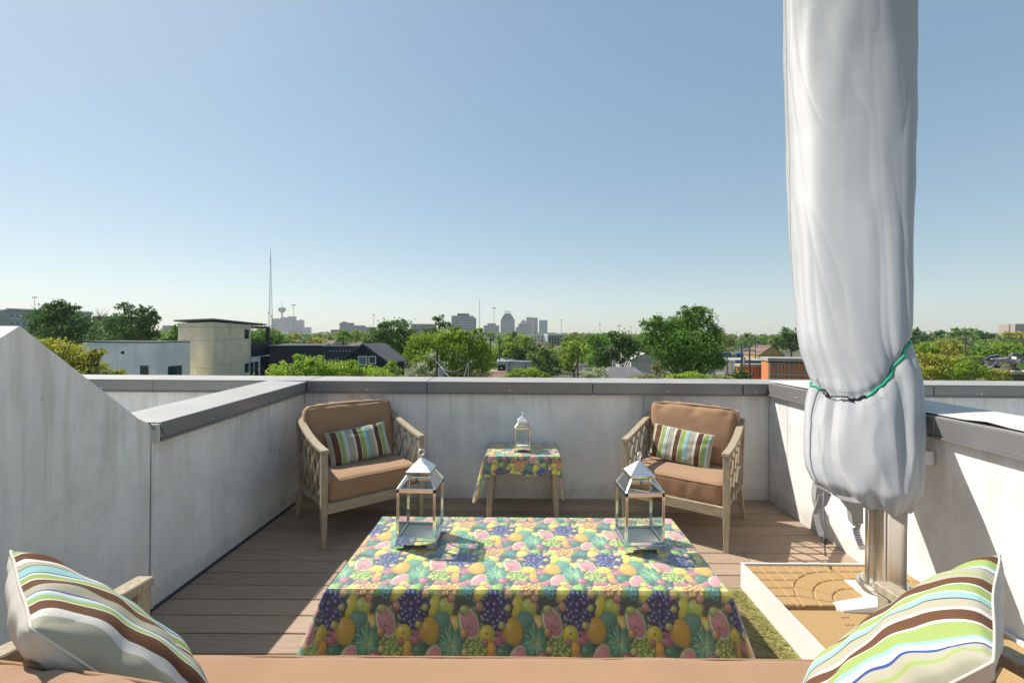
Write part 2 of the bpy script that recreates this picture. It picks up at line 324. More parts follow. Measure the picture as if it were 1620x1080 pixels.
# left wall
lw = MB().b2((XL-.35, 2.37, -.1), (XL-.025, YB+.03, .90)).build('left_wall', 'stucco'); tag(lw, kind='structure')
m = MB(); m.add([(XL, 2.365, -.03), (XL, YB, -.03), (XL, YB, .96), (XL, 2.365, .925), (XL-.022, 2.365, -.03), (XL-.022, YB, -.03), (XL-.022, YB, .96), (XL-.022, 2.365, .925)], [(0,1,2,3),(4,7,6,5),(0,3,7,4),(1,5,6,2),(0,4,5,1),(3,2,6,7)]); m.build('wall_panel', 'stucco', lw)
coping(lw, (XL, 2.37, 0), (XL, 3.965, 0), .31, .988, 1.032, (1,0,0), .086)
# raking wall beside the stair
yz = [(-2.6, -.1), (2.357, -.1), (2.357, .985), (2.28, 1.03), (1.74, 1.495), (1.55, 1.36), (1.2, 1.12), (-2.6, 1.12)]
m = MB(); n = len(yz)
m.add([(XL-.005, a, b) for a, b in yz]+[(XL-.32, a, b) for a, b in yz], [tuple(range(n)), tuple(range(n, 2*n))[::-1]]+[(i, (i+1) % n, n+(i+1) % n, n+i) for i in range(n)])
rk = m.build('raking_wall', 'stucco', bevel=.004); tag(rk, kind='structure')
MB().tube([(XL+.004, 2.33, 1.0), (XL+.014, 2.345, .97), (XL+.012, 2.37, .94), (XL+.03, 2.40, .925), (XL+.034, 2.38, .96), (XL+.034, 2.37, .985)], .004, 6).build('flashing_wire', 'coping', lw, smooth=True)
MB().b2((XL-.02, 2.352, .895), (XL+.034, 2.366, .985)).build('coping_end', 'membrane', lw)
for z0 in (0,):
    MB().tube([(XL+.006, 2.355, -.02), (XL+.003, 2.358, .9)], .006, 6).build('caulk_bead', 'stucco', lw)
# base flashing strips
fl = MB().b2((XL+.002, 1.0, -.028), (XL+.014, 3.99, .014)).build('wall_base_strip', 'flash'); tag(fl, kind='structure')
# right wall
rw = MB().b2((XR+.03, -2.5, -.1), (XR+.35, YB+.03, .95)).build('right_wall', 'stucco'); tag(rw, kind='structure')
for a, b in [(-2.5, 1.2), (1.2, 3.72), (3.72, YB)]:
    MB().b2((XR, a+.002, -.03), (XR+.028, b-.002, .965)).build('wall_panel', 'stucco', rw)
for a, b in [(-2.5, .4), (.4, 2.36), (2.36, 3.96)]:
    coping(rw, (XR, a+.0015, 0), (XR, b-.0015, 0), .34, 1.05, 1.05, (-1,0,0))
# stuck down wrinkle of the membrane over the right coping
nx_, ny_ = 14, 60; V = []
for i in range(nx_):
    for j in range(ny_):
        y_ = 1.0+3.0*j/(ny_-1); x_ = 2.205+.012*nse((y_*2, 0, 0), 1.5, 2)+(.36)*i/(nx_-1); f_ = i/(nx_-1)
        V.append((x_, y_-.0, 1.064+.010*f_+.006*max(0, nse((x_*6, y_*2.2, 0), 1, 4))+.012*math.exp(-((y_-2.12)/.07)**2-((f_-.03)/.10)**2)))
npmesh('membrane_flap', np.array(V), gridfaces(nx_, ny_), 'membrane', rw, True)

rs_ = random.Random(8)
mb_ = MB()
for k in range(150):
    x_, y_ = rs_.uniform(-1.9, 2.15), rs_.uniform(1.9, 3.95); a_ = rs_.uniform(0, 3.1); l_ = rs_.uniform(.002, .007)
    mb_.box((x_, y_, .0022), (l_, rs_.uniform(.0015, .004), .0015), Matrix.Rotation(a_, 3, 'Z'))
o = mb_.build('deck_debris', 'bark'); tag(o, 'scattered dark specks of leaf litter on the deck boards', 'debris', kind='stuff')
# ------------------------------------------------------------------ cushions, pillows
def cushion(name, w, d, h, r, puff, m, parent, n=26, seed=0, wr=.004, pipe=True, loc=(0,0,0), rot=None, folds=None):
    bm = bmesh.new(); bmesh.ops.create_cube(bm, size=2)
    bmesh.ops.subdivide_edges(bm, edges=bm.edges[:], cuts=n, use_grid_fill=True)
    for v in bm.verts:
        c = v.co; x, y, z = c
        q = Vector((x*w/2, y*d/2, z*h/2)); k = Vector((max(-w/2+r, min(w/2-r, q.x)), max(-d/2+r, min(d/2-r, q.y)), max(-h/2+r, min(h/2-r, q.z))))
        e = q-k
        if e.length > r: e = e.normalized()*r
        q = k+e
        bx, by = 1-x*x, 1-y*y
        if abs(z) > .0: q.z += z*puff*(bx*by)**.5*1.0
        q.x += x*puff*.45*(by*(1-z*z)); q.y += y*puff*.45*(bx*(1-z*z))
        s = nse(q, 5, seed)*wr + nse(q, 14, seed+3)*wr*.5
        # puckers along the seams
        s += math.sin(q.x*55+4*nse(q, 6, seed))*wr*.55*abs(y)**6*(1-abs(z)**2)
        if folds: s += folds(q)
        dr = Vector((x*.3, y*.6, z)); q += dr.normalized()*s
        v.co = q
    me = bpy.data.meshes.new(name); bm.to_mesh(me); bm.free(); me.polygons.foreach_set('use_smooth', [True]*len(me.polygons)); me.materials.append(M[m])
    o = bpy.data.objects.new(name, me); COL.objects.link(o); o.parent = parent; o.location = loc
    if rot: o.rotation_euler = rot
    if pipe:
        for sgn in (1, -1):
            z = sgn*(h/2-r*.35); pts = []
            rr = r; W2, D2 = w/2-r*.15, d/2-r*.15
            for cx, cy, a0 in ((1,1,0), (-1,1,90), (-1,-1,180), (1,-1,270)):
                for a in range(0, 91, 15):
                    t = R(a0+a); pts.append((cx*(W2-rr)+rr*math.cos(t), cy*(D2-rr)+rr*math.sin(t)))
            P = []
            for i in range(len(pts)):
                a, b = pts[i], pts[(i+1) % len(pts)]; L = math.dist(a, b); k = max(1, int(L/.03))
                for j in range(k):
                    x = a[0]+(b[0]-a[0])*j/k; y = a[1]+(b[1]-a[1])*j/k
                    fx, fy = x/(w/2), y/(d/2)
                    bul = puff*.45*.5*(1-min(1, fx*fx) if abs(fy) > .8 else 1-min(1, fy*fy))
                    q = Vector((x, y, 0)); q += q.normalized()*bul*.9
                    P.append((q.x, q.y, z+nse((x, y, z), 6, seed)*.003))
            MB().tube(P, .0042, 6, closed=True).build('piping', 'piping', o, smooth=True)
    return o
def pillow(A, B, C, D, T, mf, mb, parent, nrm_hint, seed=0, n=56, pull=.05, rounded=.5, wr=.006, front_ratio=.5):
    """four corners; stripes run from edge AB to edge DC, crossing along A->B"""
    A, B, C, D = map(Vector, (A, B, C, D)); nm = (B-A).cross(D-A).normalized()
    if nm.dot(Vector(nrm_hint)) < 0: nm = -nm
    cen = (A+B+C+D)/4; edge = []
    for side, nme, mt in ((1, 'front_panel', mf), (-1, 'back_panel', mb)):
        V = []; UV = []
        for i in range(n):
            for j in range(n):
                a = -math.cos(math.pi*i/(n-1)); b = -math.cos(math.pi*j/(n-1))
                a = .5*a+.5*(2*i/(n-1)-1); b = .5*b+.5*(2*j/(n-1)-1)
                s, t = (a+1)/2, (b+1)/2
                # s along A->B, t along A->D
                p = (A*(1-s)+B*s)*(1-t)+(D*(1-s)+C*s)*t
                q = cen+(p-cen)
                ha = (B-A)/2; hb = (D-A)/2
                q -= ha*a*pull*(1-b*b)*1.0; q -= hb*b*pull*(1-a*a)
                th = T*max(0, (1-a*a)*(1-b*b))**rounded
                cr = (abs(a)**3*abs(b)**3)
                wv = 0
                edgef = max(abs(a), abs(b))**4*(1-max(abs(a), abs(b))**8)
                pl = cen+(ha*a+hb*b)
                wv = wr*nse((a*2.2, b*2.2, side*2), 1.3, seed)*(1-max(abs(a), abs(b))**6)*2.2+edgef*wr*1.4*math.sin(13*(a if abs(b) > abs(a) else b)+seed+3*nse((a, b, 0), 2, seed))
                fr = front_ratio if side > 0 else 1-front_ratio
                q += nm*side*(th*2*fr+wv)
                q += nm*wr*1.2*nse((a, b, 9), 1.1, seed)
                V.append(q); UV.append((s, t))
        npmesh(nme, np.array(V), gridfaces(n, n), mt, parent, True, uv=UV)
    # seam welt
    P = []
    for k in range(4*24):
        e = k//24; f = (k % 24)/24*2-1
        a, b = [(f, -1), (1, f), (-f, 1), (-1, -f)][e]
        s, t = (a+1)/2, (b+1)/2; p = (A*(1-s)+B*s)*(1-t)+(D*(1-s)+C*s)*t
        ha = (B-A)/2; hb = (D-A)/2
        p = p-ha*a*pull*(1-b*b)-hb*b*pull*(1-a*a)+nm*wr*1.2*nse((a, b, 9), 1.1, seed); P.append(p)
    MB().tube(P, .0028, 6, closed=True).build('seam', 'cream', parent, smooth=True)

# ------------------------------------------------------------------ armchair
def make_chair(name):
    t = empty(name)
    w2, dp = .380, .68   # half width; front edge at y=0 facing -y, back at y=dp
    def pb(s): return (s*w2, 0, 0)
    # legs: front square tapered, back splayed
    def leg(x0, y0, x1, y1, zt, a, b):
        m = MB(); vs = []
        for (x, y, z, h) in ((x1, y1, 0, b/2), (x0, y0, .27, a/2), (x0, y0, zt, a/2)):
            vs += [(x-h, y-h, z), (x+h, y-h, z), (x+h, y+h, z), (x-h, y+h, z)]
        m.add(vs, [(0,3,2,1),(8,9,10,11)]+[(r*4+k, r*4+(k+1) % 4, r*4+4+(k+1) % 4, r*4+4+k) for r in (0,1) for k in range(4)])
        m.build('leg', 'teak', t, bevel=.003, segs=1)
        MB().tube([(x1, y1, -.0005), (x1, y1, .006)], b*.42, 8).build('foot_glide', 'black', t)
    for s in (1, -1):
        leg(s*(w2-.019), .022, s*(w2-.019), .022, .655, .042, .028)
        leg(s*(w2-.03), dp-.04, s*(w2-.01), dp+.035, .30, .045, .03)
    MB().b2((-w2+.04, .004, .235), (w2-.04, .036, .305)).build('front_rail', 'teak_h', t, bevel=.003, segs=1)
    MB().b2((-w2+.04, dp-.06, .235), (w2-.04, dp-.03, .305)).build('back_rail', 'teak_h', t, bevel=.003, segs=1)
    armz = lambda y: .665+.005*y+ .125*(max(0, y)/dp)**1.5
    for s in (1, -1):
        MB().b2((s*(w2-.036)-.016, .04, .262), (s*(w2-.036)+.016, dp-.06, .318)).build('side_rail', 'teak', t, bevel=.003, segs=1)
        m = MB(); vs = []; K = 14
        for k in range(K+1):
            y = -.004+(dp+.02)*k/K; z = armz(y); x = s*(w2-.022+.012*math.sin(math.pi*k/K)); h = .026; th = .026
            vs += [(x-h, y, z-th/2), (x+h, y, z-th/2), (x+h, y, z+th/2), (x-h, y, z+th/2)]
        m.add(vs, [(0,1,2,3), (K*4+3, K*4+2, K*4+1, K*4)]+[(i*4+k, i*4+(k+1) % 4, i*4+4+(k+1) % 4, i*4+4+k) for i in range(K) for k in range(4)])
        m.build('armrest', 'teak', t, bevel=.004, segs=1)
        # back post
        m = MB(); m.bar((s*(w2-.02), dp-.03, .29), (s*(w2-.016), dp+.012, .775), .036, .04, (0,1,0)); m.build('back_post', 'teak', t, bevel=.003, segs=1)
        # lattice of curved crossing slats
        x = s*(w2-.020); zb, y_lo, y_hi = .315, .045, dp-.04
        step = .122; run = .235; n = 6
        for fam in (1, -1):
            for k in range(-1, n):
                ya = y_lo-.02+k*step+ (0 if fam > 0 else run)
                pts = []
                for j in range(0, 17):
                    f = j/16; yy = ya+fam*run*f+ .010*math.sin(f*2*math.pi)*fam; zz = zb+(armz(min(max(yy,0),dp))-.012-zb)*f
                    if y_lo-.003 <= yy <= y_hi+.003: pts.append((x+fam*.0055+s*.012*math.sin(math.pi*max(0,min(1,yy/dp))), yy, zz))
                if len(pts) < 3: continue
                vs = []; fs = []
                for (px, py, pz) in pts:
                    vs += [(px-.005, py-.0068, pz), (px+.005, py-.0068, pz), (px+.005, py+.0068, pz), (px-.005, py+.0068, pz)]
                K2 = len(pts)-1
                fs = [(0,1,2,3), (K2*4+3, K2*4+2, K2*4+1, K2*4)]+[(i*4+q, i*4+(q+1) % 4, i*4+4+(q+1) % 4, i*4+4+q) for i in range(K2) for q in range(4)]
                MB().add(vs, fs).build('lattice_slat', 'teak', t)
    m = MB(); m.bar((-w2+.03, dp+.008, .775), (w2-.03, dp+.008, .775), .03, .04); m.build('top_rail', 'teak_h', t, bevel=.003, segs=1)
    for k in range(7):
        x = -.27+.09*k
        MB().bar((x-.05, dp-.0, .30), (x+.05, dp+.004, .76), .018, .01, (0,1,0)).build('back_slat', 'teak', t)
        MB().bar((x+.05, dp+.011, .30), (x-.05, dp+.014, .76), .018, .01, (0,1,0)).build('back_slat', 'teak', t)
    MB().b2((-w2+.05, .04, .285), (w2-.05, dp-.07, .300)).build('seat_board', 'teak', t)
    cushion('seat_cushion', .665, .60, .15, .028, .013, 'cushion', t, seed=hash(name) % 50 if False else (1 if 'x' in name else 2), loc=(0, .325, .377), wr=.004)
    def fold(q): return -.016*math.exp(-((q.y-.19)/.03)**2)*max(0, math.sin(q.x*24+1))**3
    cushion('back_cushion', .69, .47, .15, .042, .035, 'cushion', t, seed=5, loc=(0, .585, .655), rot=(R(78), 0, 0), wr=.007, folds=fold)
    return t
def lumbar(t_or_none, origin, rz, yshift, tilt, label, seed):
    """striped lumbar pillow leaning on a chair's back cushion; its own thing"""
    e = empty('lumbar_pillow', origin, rz, label=label, cat='pillow', group='striped lumbar pillows on the armchairs')
    w2, h = .235, .27
    base = .455; y0 = .33; ang = R(24)
    up = Vector((0, math.sin(ang), math.cos(ang)))
    rl = Matrix.Rotation(tilt, 3, 'Y')
    c = Vector((yshift, y0+.06, base+h/2+.0))
    def pt(a, b): return c+rl@(Vector((a*w2, 0, 0)))+ (rl@up)*(b*h/2)
    pillow(pt(-1, 1), pt(1, 1), pt(1, -1), pt(-1, -1), .062, 'stripe', 'cream', e, (0,-1,.3), seed=seed, n=44, pull=.035, rounded=.42, wr=.004)
    return e
# left chair: front-left foot (-1.348,3.04), front-right (-.79,3.467)
c1 = make_chair('armchair')
ang1 = math.atan2(.427, .558)+R(2.5)
c1.location = (-1.348+math.cos(ang1)*.361+.01, 3.04+math.sin(ang1)*.361-.02, 0); c1.rotation_euler = (0,0,ang1)
tag(c1, 'teak lattice armchair with brown cushions, in the shaded corner by the left wall', 'armchair', 'lattice armchairs on the terrace')
c2 = copy_tree(c1); ang2 = math.atan2(-.434, .64)
c2.location = (1.388-math.cos(ang2)*.361-.01, 3.035-math.sin(ang2)*.361-.02, 0); c2.rotation_euler = (0,0,ang2)
tag(c2, 'teak lattice armchair with brown cushions, in sun near the grey patio umbrella', 'armchair', 'lattice armchairs on the terrace')
lumbar(None, c1.location, ang1, .01, R(-5), 'striped lumbar pillow on the armchair by the left wall', 3)
lumbar(None, c2.location, ang2, -.04, R(5), 'striped lumbar pillow on the armchair nearest the patio umbrella', 8)

# ------------------------------------------------------------------ fruit print
TW, TH = 330, 600
def fruit_tile():
    rs = np.random.RandomState(5)
    im = np.zeros((TH, TW, 3)); im[:] = (.03,.05,.05)
    def ell(cx, cy, rx, ry, ang, col, edge=.5, hi=.5, tex=None, c2=None):
        for ox, oy in ((0, 0), (165, 300)):
            r = int(max(rx, ry)+2); ix = np.arange(int(cx+ox)-r, int(cx+ox)+r+1); iy = np.arange(int(cy+oy)-r, int(cy+oy)+r+1)
            X, Y = np.meshgrid(ix-(cx+ox), iy-(cy+oy)); ca, sa = math.cos(ang), math.sin(ang)
            a = (X*ca+Y*sa)/rx; b = (-X*sa+Y*ca)/ry; d = np.sqrt(a*a+b*b)
            mk = np.clip((1-d)*min(rx, ry)+.5, 0, 1)[..., None]
            nz = np.sqrt(np.clip(1-d*d, 0, 1)); lx, ly = (X/max(rx, ry)), (Y/max(rx, ry))
            sh = (1-edge)+edge*np.clip(.75*nz+.45*(-.6*lx+.7*ly), 0, 1.15)
            c = np.array(col)[None, None]*np.ones(X.shape+(3,))
            if c2 is not None:
                c = c*(1-np.clip(.5+a*.7, 0, 1)[..., None])+np.array(c2)*np.clip(.5+a*.7, 0, 1)[..., None]
            if tex == 'pine':
                g = (np.sin((X+Y)*.75)*np.sin((X-Y)*.75)); c = c*(.75+.5*g[..., None])
            if tex == 'dots':
                g = np.clip(np.sin(X*.55+np.sin(Y*.3))*np.sin(Y*.55)*2, 0, 1)[..., None]; c = c*(1-.5*g)+np.array((.30,.52,.36))*.5*g
            if tex == 'rad':
                g = np.sin(np.arctan2(b, a)*14)[..., None]; c = c*(1+.3*g)
            c = c*sh[..., None]+hi*np.exp(-(((lx+.35)**2+(ly-.35)**2)/.05))[..., None]*.5
            IX = ix % TW; IY = iy % TH
            sub = im[np.ix_(IY, IX)]; im[np.ix_(IY, IX)] = sub*(1-mk)+c*mk
    def cluster(cx, cy, w_, h_, n, r, col, hi=.5, shape=1):
        P = []
        for _ in range(n*6):
            a, b = rs.uniform(-1, 1, 2)
            lim = 1-.55*max(0, -b) if shape else 1
            if abs(a) > lim or a*a+b*b > 1.05: continue
            x, y = cx+a*w_, cy+b*h_
            if all((x-p)**2+(y-q)**2 > (r*1.15)**2 for p, q in P): P.append((x, y))
        for x, y in P:
            j = rs.uniform(.75, 1.25); ell(x, y, r*1.1, r*1.18, 0, tuple(c*.12 for c in col), .2, 0); ell(x, y, r, r*1.08, 0, tuple(c*j*1.15 for c in col), .92, hi)
    # base layer of plums, figs and small apples
    for k in range(70):
        x, y = rs.uniform(0, TW), rs.uniform(0, 300); r = rs.uniform(11, 19)
        col = [(.35,.09,.13), (.42,.17,.17), (.10,.25,.06), (.04,.16,.10), (.45,.20,.10), (.30,.07,.15)][rs.randint(6)]
        ell(x, y, r, r*.9, rs.uniform(0, 3), col, .6, .35, c2=(col[0]*.6+.15, col[1]+.12, col[2]))
    for _ in range(90):
        a, b = rs.uniform(0, TW), rs.uniform(0, 300); an = rs.uniform(0, 3.1); ell(a, b, rs.uniform(7, 15), rs.uniform(2, 3.4), an, [(.05,.22,.10),(.12,.34,.10),(.02,.12,.08),(.30,.42,.14)][rs.randint(4)], .6, .2)
    def leaves(cx, cy, n, L, wd, col, a0=0, a1=6.28):
        for k in range(n):
            a = a0+(a1-a0)*k/n+rs.uniform(-.15, .15); l = L*rs.uniform(.65, 1); j = rs.uniform(.55, 1.5)
            ell(cx+math.cos(a)*l*.5, cy+math.sin(a)*l*.5, l*.5, wd, a, tuple(c*j for c in col), .55, .15)
    ell(10, 105, 19, 20, .2, (.50,.10,.13), .55, .5, c2=(.5,.4,.12))
    ell(132, -99, 30, 27, .5, (.03,.17,.08), .6, .3, 'rad'); ell(284, 119, 26, 24, 0, (.12,.28,.05), .5, .4)
    cluster(-10, 115, 26, 28, 30, 7, (.05,.22,.17)); ell(231, 60, 34, 33, .5, (.22,.42,.05), .55, .4, c2=(.6,.6,.1))
    ell(201, 112, 22, 23, 0, (.5,.12,.13), .55, .5, c2=(.6,.45,.15)); ell(92, -115, 20, 24, .3, (.45,.17,.12), .5, .5)
    ell(46, 105, 31, 39, .3, (.62,.50,.04), .5, .3, c2=(.45,.5,.06)); ell(99, 129, 26, 22, .6, (.2,.42,.05), .55, .4)
    ell(79, -84, 26, 24, .8, (.72,.38,.03), .5, .4); ell(185, 66, 20, 42, -.25, (.6,.55,.05), .5, .4)
    for k in range(3): ell(172+k*9, 139-k*3, 8, 31, -.5+.15*k, (.50,.62,.10), .5, .3)
    cluster(240, 127, 38, 26, 40, 9, (.68,.36,.08), .4, 0)
    ell(267, 7, 27, 26, 0, (.75,.40,.03), .4, .3); ell(273, 5, 17, 17, 0, (.75,.55,.15), .3, .2, 'rad')
    ell(220, 13, 36, 34, 0, (.05,.20,.13), .5, .1, 'dots')
    ell(262,-66,60,40,0,(.01,.05,.05),.3,0); leaves(262, -66, 26, 88, 6, (.02,.17,.11)); leaves(262, -66, 20, 62, 4, (.14,.36,.20)); leaves(262, -66, 12, 34, 3, (.24,.44,.18)); 
    cluster(26, -84, 46, 42, 60, 9, (.30,.44,.07), .4)
    for a, b in ((120,-26),(118,-58),(140,-45),(150,-130),(170,-140),(135,-142),(50,-135),(20,-138)): ell(a, b, 16, 17, 0, (.42,.05,.10), .5, .25, 'dots')
    ell(172, -23, 38, 50, .25, (.72,.42,.04), .45, .2, 'pine')
    ell(190, -112, 30, 44, -.5, (.42,.50,.22), .4, .2); ell(192, -112, 23, 37, -.5, (.58,.20,.22), .35, .2, 'rad')
    ell(98, 52, 56, 54, 0, (.015,.02,.06), .5, 0); cluster(98, 48, 64, 62, 110, 11.5, (.035,.045,.17), 1.0)
    ell(69, -33, 31, 31, 0, (.72,.56,.04), .5, .3, c2=(.55,.5,.05)); ell(69, -33, 5, 5, 0, (.2,.1,.02))
    ell(-5, 5, 40, 62, .42, (.20,.36,.12), .3, .2); ell(-3, 5, 35, 57, .42, (.68,.62,.45), .2, .1); ell(-1, 5, 31, 52, .42, (.52,.15,.19), .3, .1, 'dots')
    for k in range(14):
        a = rs.uniform(-.6, .6); b = rs.uniform(-.7, .7); ell(-1+a*24-b*18, 5+b*42+a*8, 1.6, 3, .4, (.05,.02,.02), 0, 0)
    ell(50, 20, 7, 7, 0, (.2,.3,.06))
    for a, b, rx_, ry_, an, c1, c22 in ((152,108,17,15,.3,(.62,.30,.10),(.65,.5,.15)),(36,62,16,18,.2,(.45,.12,.14),(.5,.3,.12)),(128,-4,15,14,0,(.55,.42,.08),(.3,.4,.08)),(255,92,17,15,.5,(.50,.16,.16),(.55,.35,.15)),
        (306,52,19,16,.3,(.30,.42,.10),(.5,.5,.12)),(310,-30,16,18,0,(.60,.36,.12),(.5,.2,.1)),(60,-62,13,12,0,(.42,.10,.14),(.5,.2,.16)),(215,-140,22,18,.4,(.58,.45,.08),(.35,.42,.1)),(290,-120,20,22,.2,(.45,.14,.18),(.35,.1,.14)),(316,-92,15,14,0,(.55,.50,.14),(.4,.45,.1)),(150,58,13,13,0,(.5,.44,.1),(.3,.4,.1)),(68,142,15,13,0,(.46,.13,.15),(.5,.3,.2))):
        ell(a, b, rx_*1.06, ry_*1.06, an, (.02,.03,.02), .1, 0); ell(a, b, rx_, ry_, an, c1, .62, .5, c2=c22)
    # slight softening, as the print shows at this distance
    for ax in (0, 1): im = (np.roll(im, 1, ax)+6*im+np.roll(im, -1, ax))/8
    im = np.clip(im*1.25, 0, .85)**.88; g_ = im.mean(2, keepdims=True); return np.clip(g_+(im-g_)*.98, .004, .85)
TILE = fruit_tile()
def print_at(x, y, flip=1):
    """x, y in metres over the flat cloth"""
    X = x*1000 % TW; Y = y*1000 % TH
    i = Y.astype(int) % TH; j = X.astype(int) % TW; fy = (Y-np.floor(Y))[:, None]; fx = (X-np.floor(X))[:, None]
    a = TILE[i, j]; b = TILE[i, (j+1) % TW]; c = TILE[(i+1) % TH, j]; d = TILE[(i+1) % TH, (j+1) % TW]
    return (a*(1-fx)+b*fx)*(1-fy)+(c*(1-fx)+d*fx)*fy
m = bpy.data.materials.new('fruit_oilcloth'); m.use_nodes = True; t = m.node_tree; b = t.nodes['Principled BSDF']
at = t.nodes.new('ShaderNodeAttribute'); at.attribute_name = 'print'; t.links.new(at.outputs['Color'], b.inputs['Base Color'])
pin(b, 'Roughness', .5); pin(b, 'Specular IOR Level', .5); pin(b, 'Coat Weight', .7); pin(b, 'Coat IOR', 1.7); pin(b, 'Coat Roughness', .34); pin(b, 'Sheen Weight', .4); pin(b, 'Sheen Roughness', .55)
n_ = t.nodes.new('ShaderNodeTexNoise'); n_.inputs['Scale'].default_value = 14; n_.inputs['Detail'].default_value = 4
tc = t.nodes.new('ShaderNodeTexCoord'); t.links.new(tc.outputs['Object'], n_.inputs['Vector'])
bp = t.nodes.new('ShaderNodeBump'); bp.inputs['Strength'].default_value = .25; bp.inputs['Distance'].default_value = .012
t.links.new(n_.outputs[0], bp.inputs['Height']); t.links.new(bp.outputs[0], b.inputs['Normal'])
M['oilcloth'] = m
def tablecloth(name, hx, hy, z, drop, label, group, ox=0, oy=0, res=.0027, wave=.012, flare=.10, seed=0):
    """flat top plus a skirt; drop(px,py,corner) gives the hem length at a perimeter point"""
    e = empty(name, label=label, cat='tablecloth', group=group)
    nx, ny = int(2*hx/res)+1, int(2*hy/res)+1
    X, Y = np.meshgrid(np.linspace(-hx, hx, nx), np.linspace(-hy, hy, ny), indexing='ij')
    Z = np.zeros_like(X)+.0012*np.sin(X*9+1)*np.sin(Y*13)+.0010*np.sin(X*3+Y*17)
    edge = np.minimum(hx-abs(X), hy-abs(Y)); Z *= np.clip(edge/.05, 0, 1); Z -= .004*np.clip(1-edge/.008, 0, 1)**2
    Z += .0022*np.exp(-((X-.27*hx)/.006)**2)*np.clip(edge/.03, 0, 1)+.0018*np.exp(-((X+.36*hx)/.006)**2)*np.clip(edge/.03, 0, 1)+.0016*np.exp(-((Y-.1*hy)/.006)**2)*np.clip(edge/.03, 0, 1)
    x, y_ = X.ravel(), Y.ravel()
    V = [np.c_[x, y_, Z.ravel()]]; Cc = [print_at(x+ox, y_+oy)]; Fs = [gridfaces(nx, ny)]; off = nx*ny
    # perimeter, counter-clockwise from front-left corner
    per = []
    def seg(p, q, n, nrm, corner=False):
        for k in range(n):
            f = k/n; per.append((p[0]+(q[0]-p[0])*f, p[1]+(q[1]-p[1])*f, nrm[0], nrm[1], 0, 0))
    def run(x0, y0, x1, y1, nx_, ny_, fine):
        L = math.dist((x0, y0), (x1, y1)); n = max(2, int(L/fine))
        for k in range(n):
            f = k/n; per.append((x0+(x1-x0)*f, y0+(y1-y0)*f, nx_, ny_, 0.0))
    def arc(cx, cy, a0):
        for k in range(0, 16):
            a = R(a0+90*k/16); per.append((cx, cy, math.cos(a), math.sin(a), math.sin(math.pi*k/16)))
    run(-hx, -hy, hx, -hy, 0, -1, res); arc(hx, -hy, -90)
    run(hx, -hy, hx, hy, 1, 0, res*3); arc(hx, hy, 0)
    run(hx, hy, -hx, hy, 0, 1, res*3); arc(-hx, hy, 90)
    run(-hx, hy, -hx, -hy, -1, 0, res*3); arc(-hx, -hy, 180)
    P = np.array(per); nP = len(P)
    D = np.array([drop(p[0], p[1], p[2], p[3], p[4]) for p in P])
    nd = int(max(D)/res*.8)+2; T = np.linspace(0, 1, nd)
    arcl = np.r_[0, np.cumsum(np.hypot(np.diff(P[:, 0]), np.diff(P[:, 1]))+.012*np.hypot(np.diff(P[:, 2]), np.diff(P[:, 3])))]
    h = D[:, None]*T[None]
    out = .008*(1-np.exp(-h/.006))+flare*h*(1+1.2*P[:, 4:5])+wave*(h/.3)*np.sin(arcl[:, None]*11+seed+2*np.sin(arcl[:, None]*3.3))+wave*.5*(h/.3)*np.sin(arcl[:, None]*27+seed)
    out = np.maximum(out, .003*(h > 0)); 
    VX = P[:, 0:1]+P[:, 2:3]*out; VY = P[:, 1:2]+P[:, 3:4]*out; VZ = -.004*np.clip(h/.004, 0, 1)-h
    V.append(np.c_[VX.ravel(), VY.ravel(), VZ.ravel()])
    PX = P[:, 0:1]+P[:, 2:3]*h; PY = P[:, 1:2]+P[:, 3:4]*h
    Cc.append(print_at((PX+ox).ravel(), (PY+oy).ravel()))
    Fs.append(gridfaces(nP, nd, wrap=True)+off)
    o = npmesh('cloth', np.concatenate(V), np.concatenate(Fs), 'oilcloth', e, True, col=np.concatenate(Cc))
    return e
def leg4(e, hx, hy, zt, a, b, splay, m='teak'):
    for sx in (1, -1):
        for sy in (1, -1):
            mm = MB(); vs = []
            for (x, y, z, h) in ((sx*(hx+splay), sy*(hy+splay), 0, b/2), (sx*hx, sy*hy, zt, a/2)):
                vs += [(x-h, y-h, z), (x+h, y-h, z), (x+h, y+h, z), (x-h, y+h, z)]
            mm.add(vs, [(0,3,2,1),(4,5,6,7)]+[(k, (k+1) % 4, 4+(k+1) % 4, 4+k) for k in range(4)]); mm.build('leg', m, e, bevel=.003, segs=1)
# coffee table and its cloth
TZ = .45; tcx, tcy, thx, thy = .026, 2.145, .81, .355
ct = empty('coffee_table', (tcx, tcy, 0), label='low wide coffee table hidden under the large fruit print cloth', cat='table')
MB().box((0,0,TZ-.022), (2*thx-.012, 2*thy-.012, .03)).build('tabletop', 'teak_h', ct)
leg4(ct, thx-.06, thy-.06, TZ-.04, .05, .04, .0)
e = tablecloth('fruit_tablecloth', thx, thy, TZ, lambda x, y, nx, ny, c: .31+.06*c, 'large glossy fruit print tablecloth covering the low table in the foreground', 'fruit print tablecloths', ox=.23, oy=-.13, flare=.19, wave=.010)
e.location = (tcx, tcy, TZ)
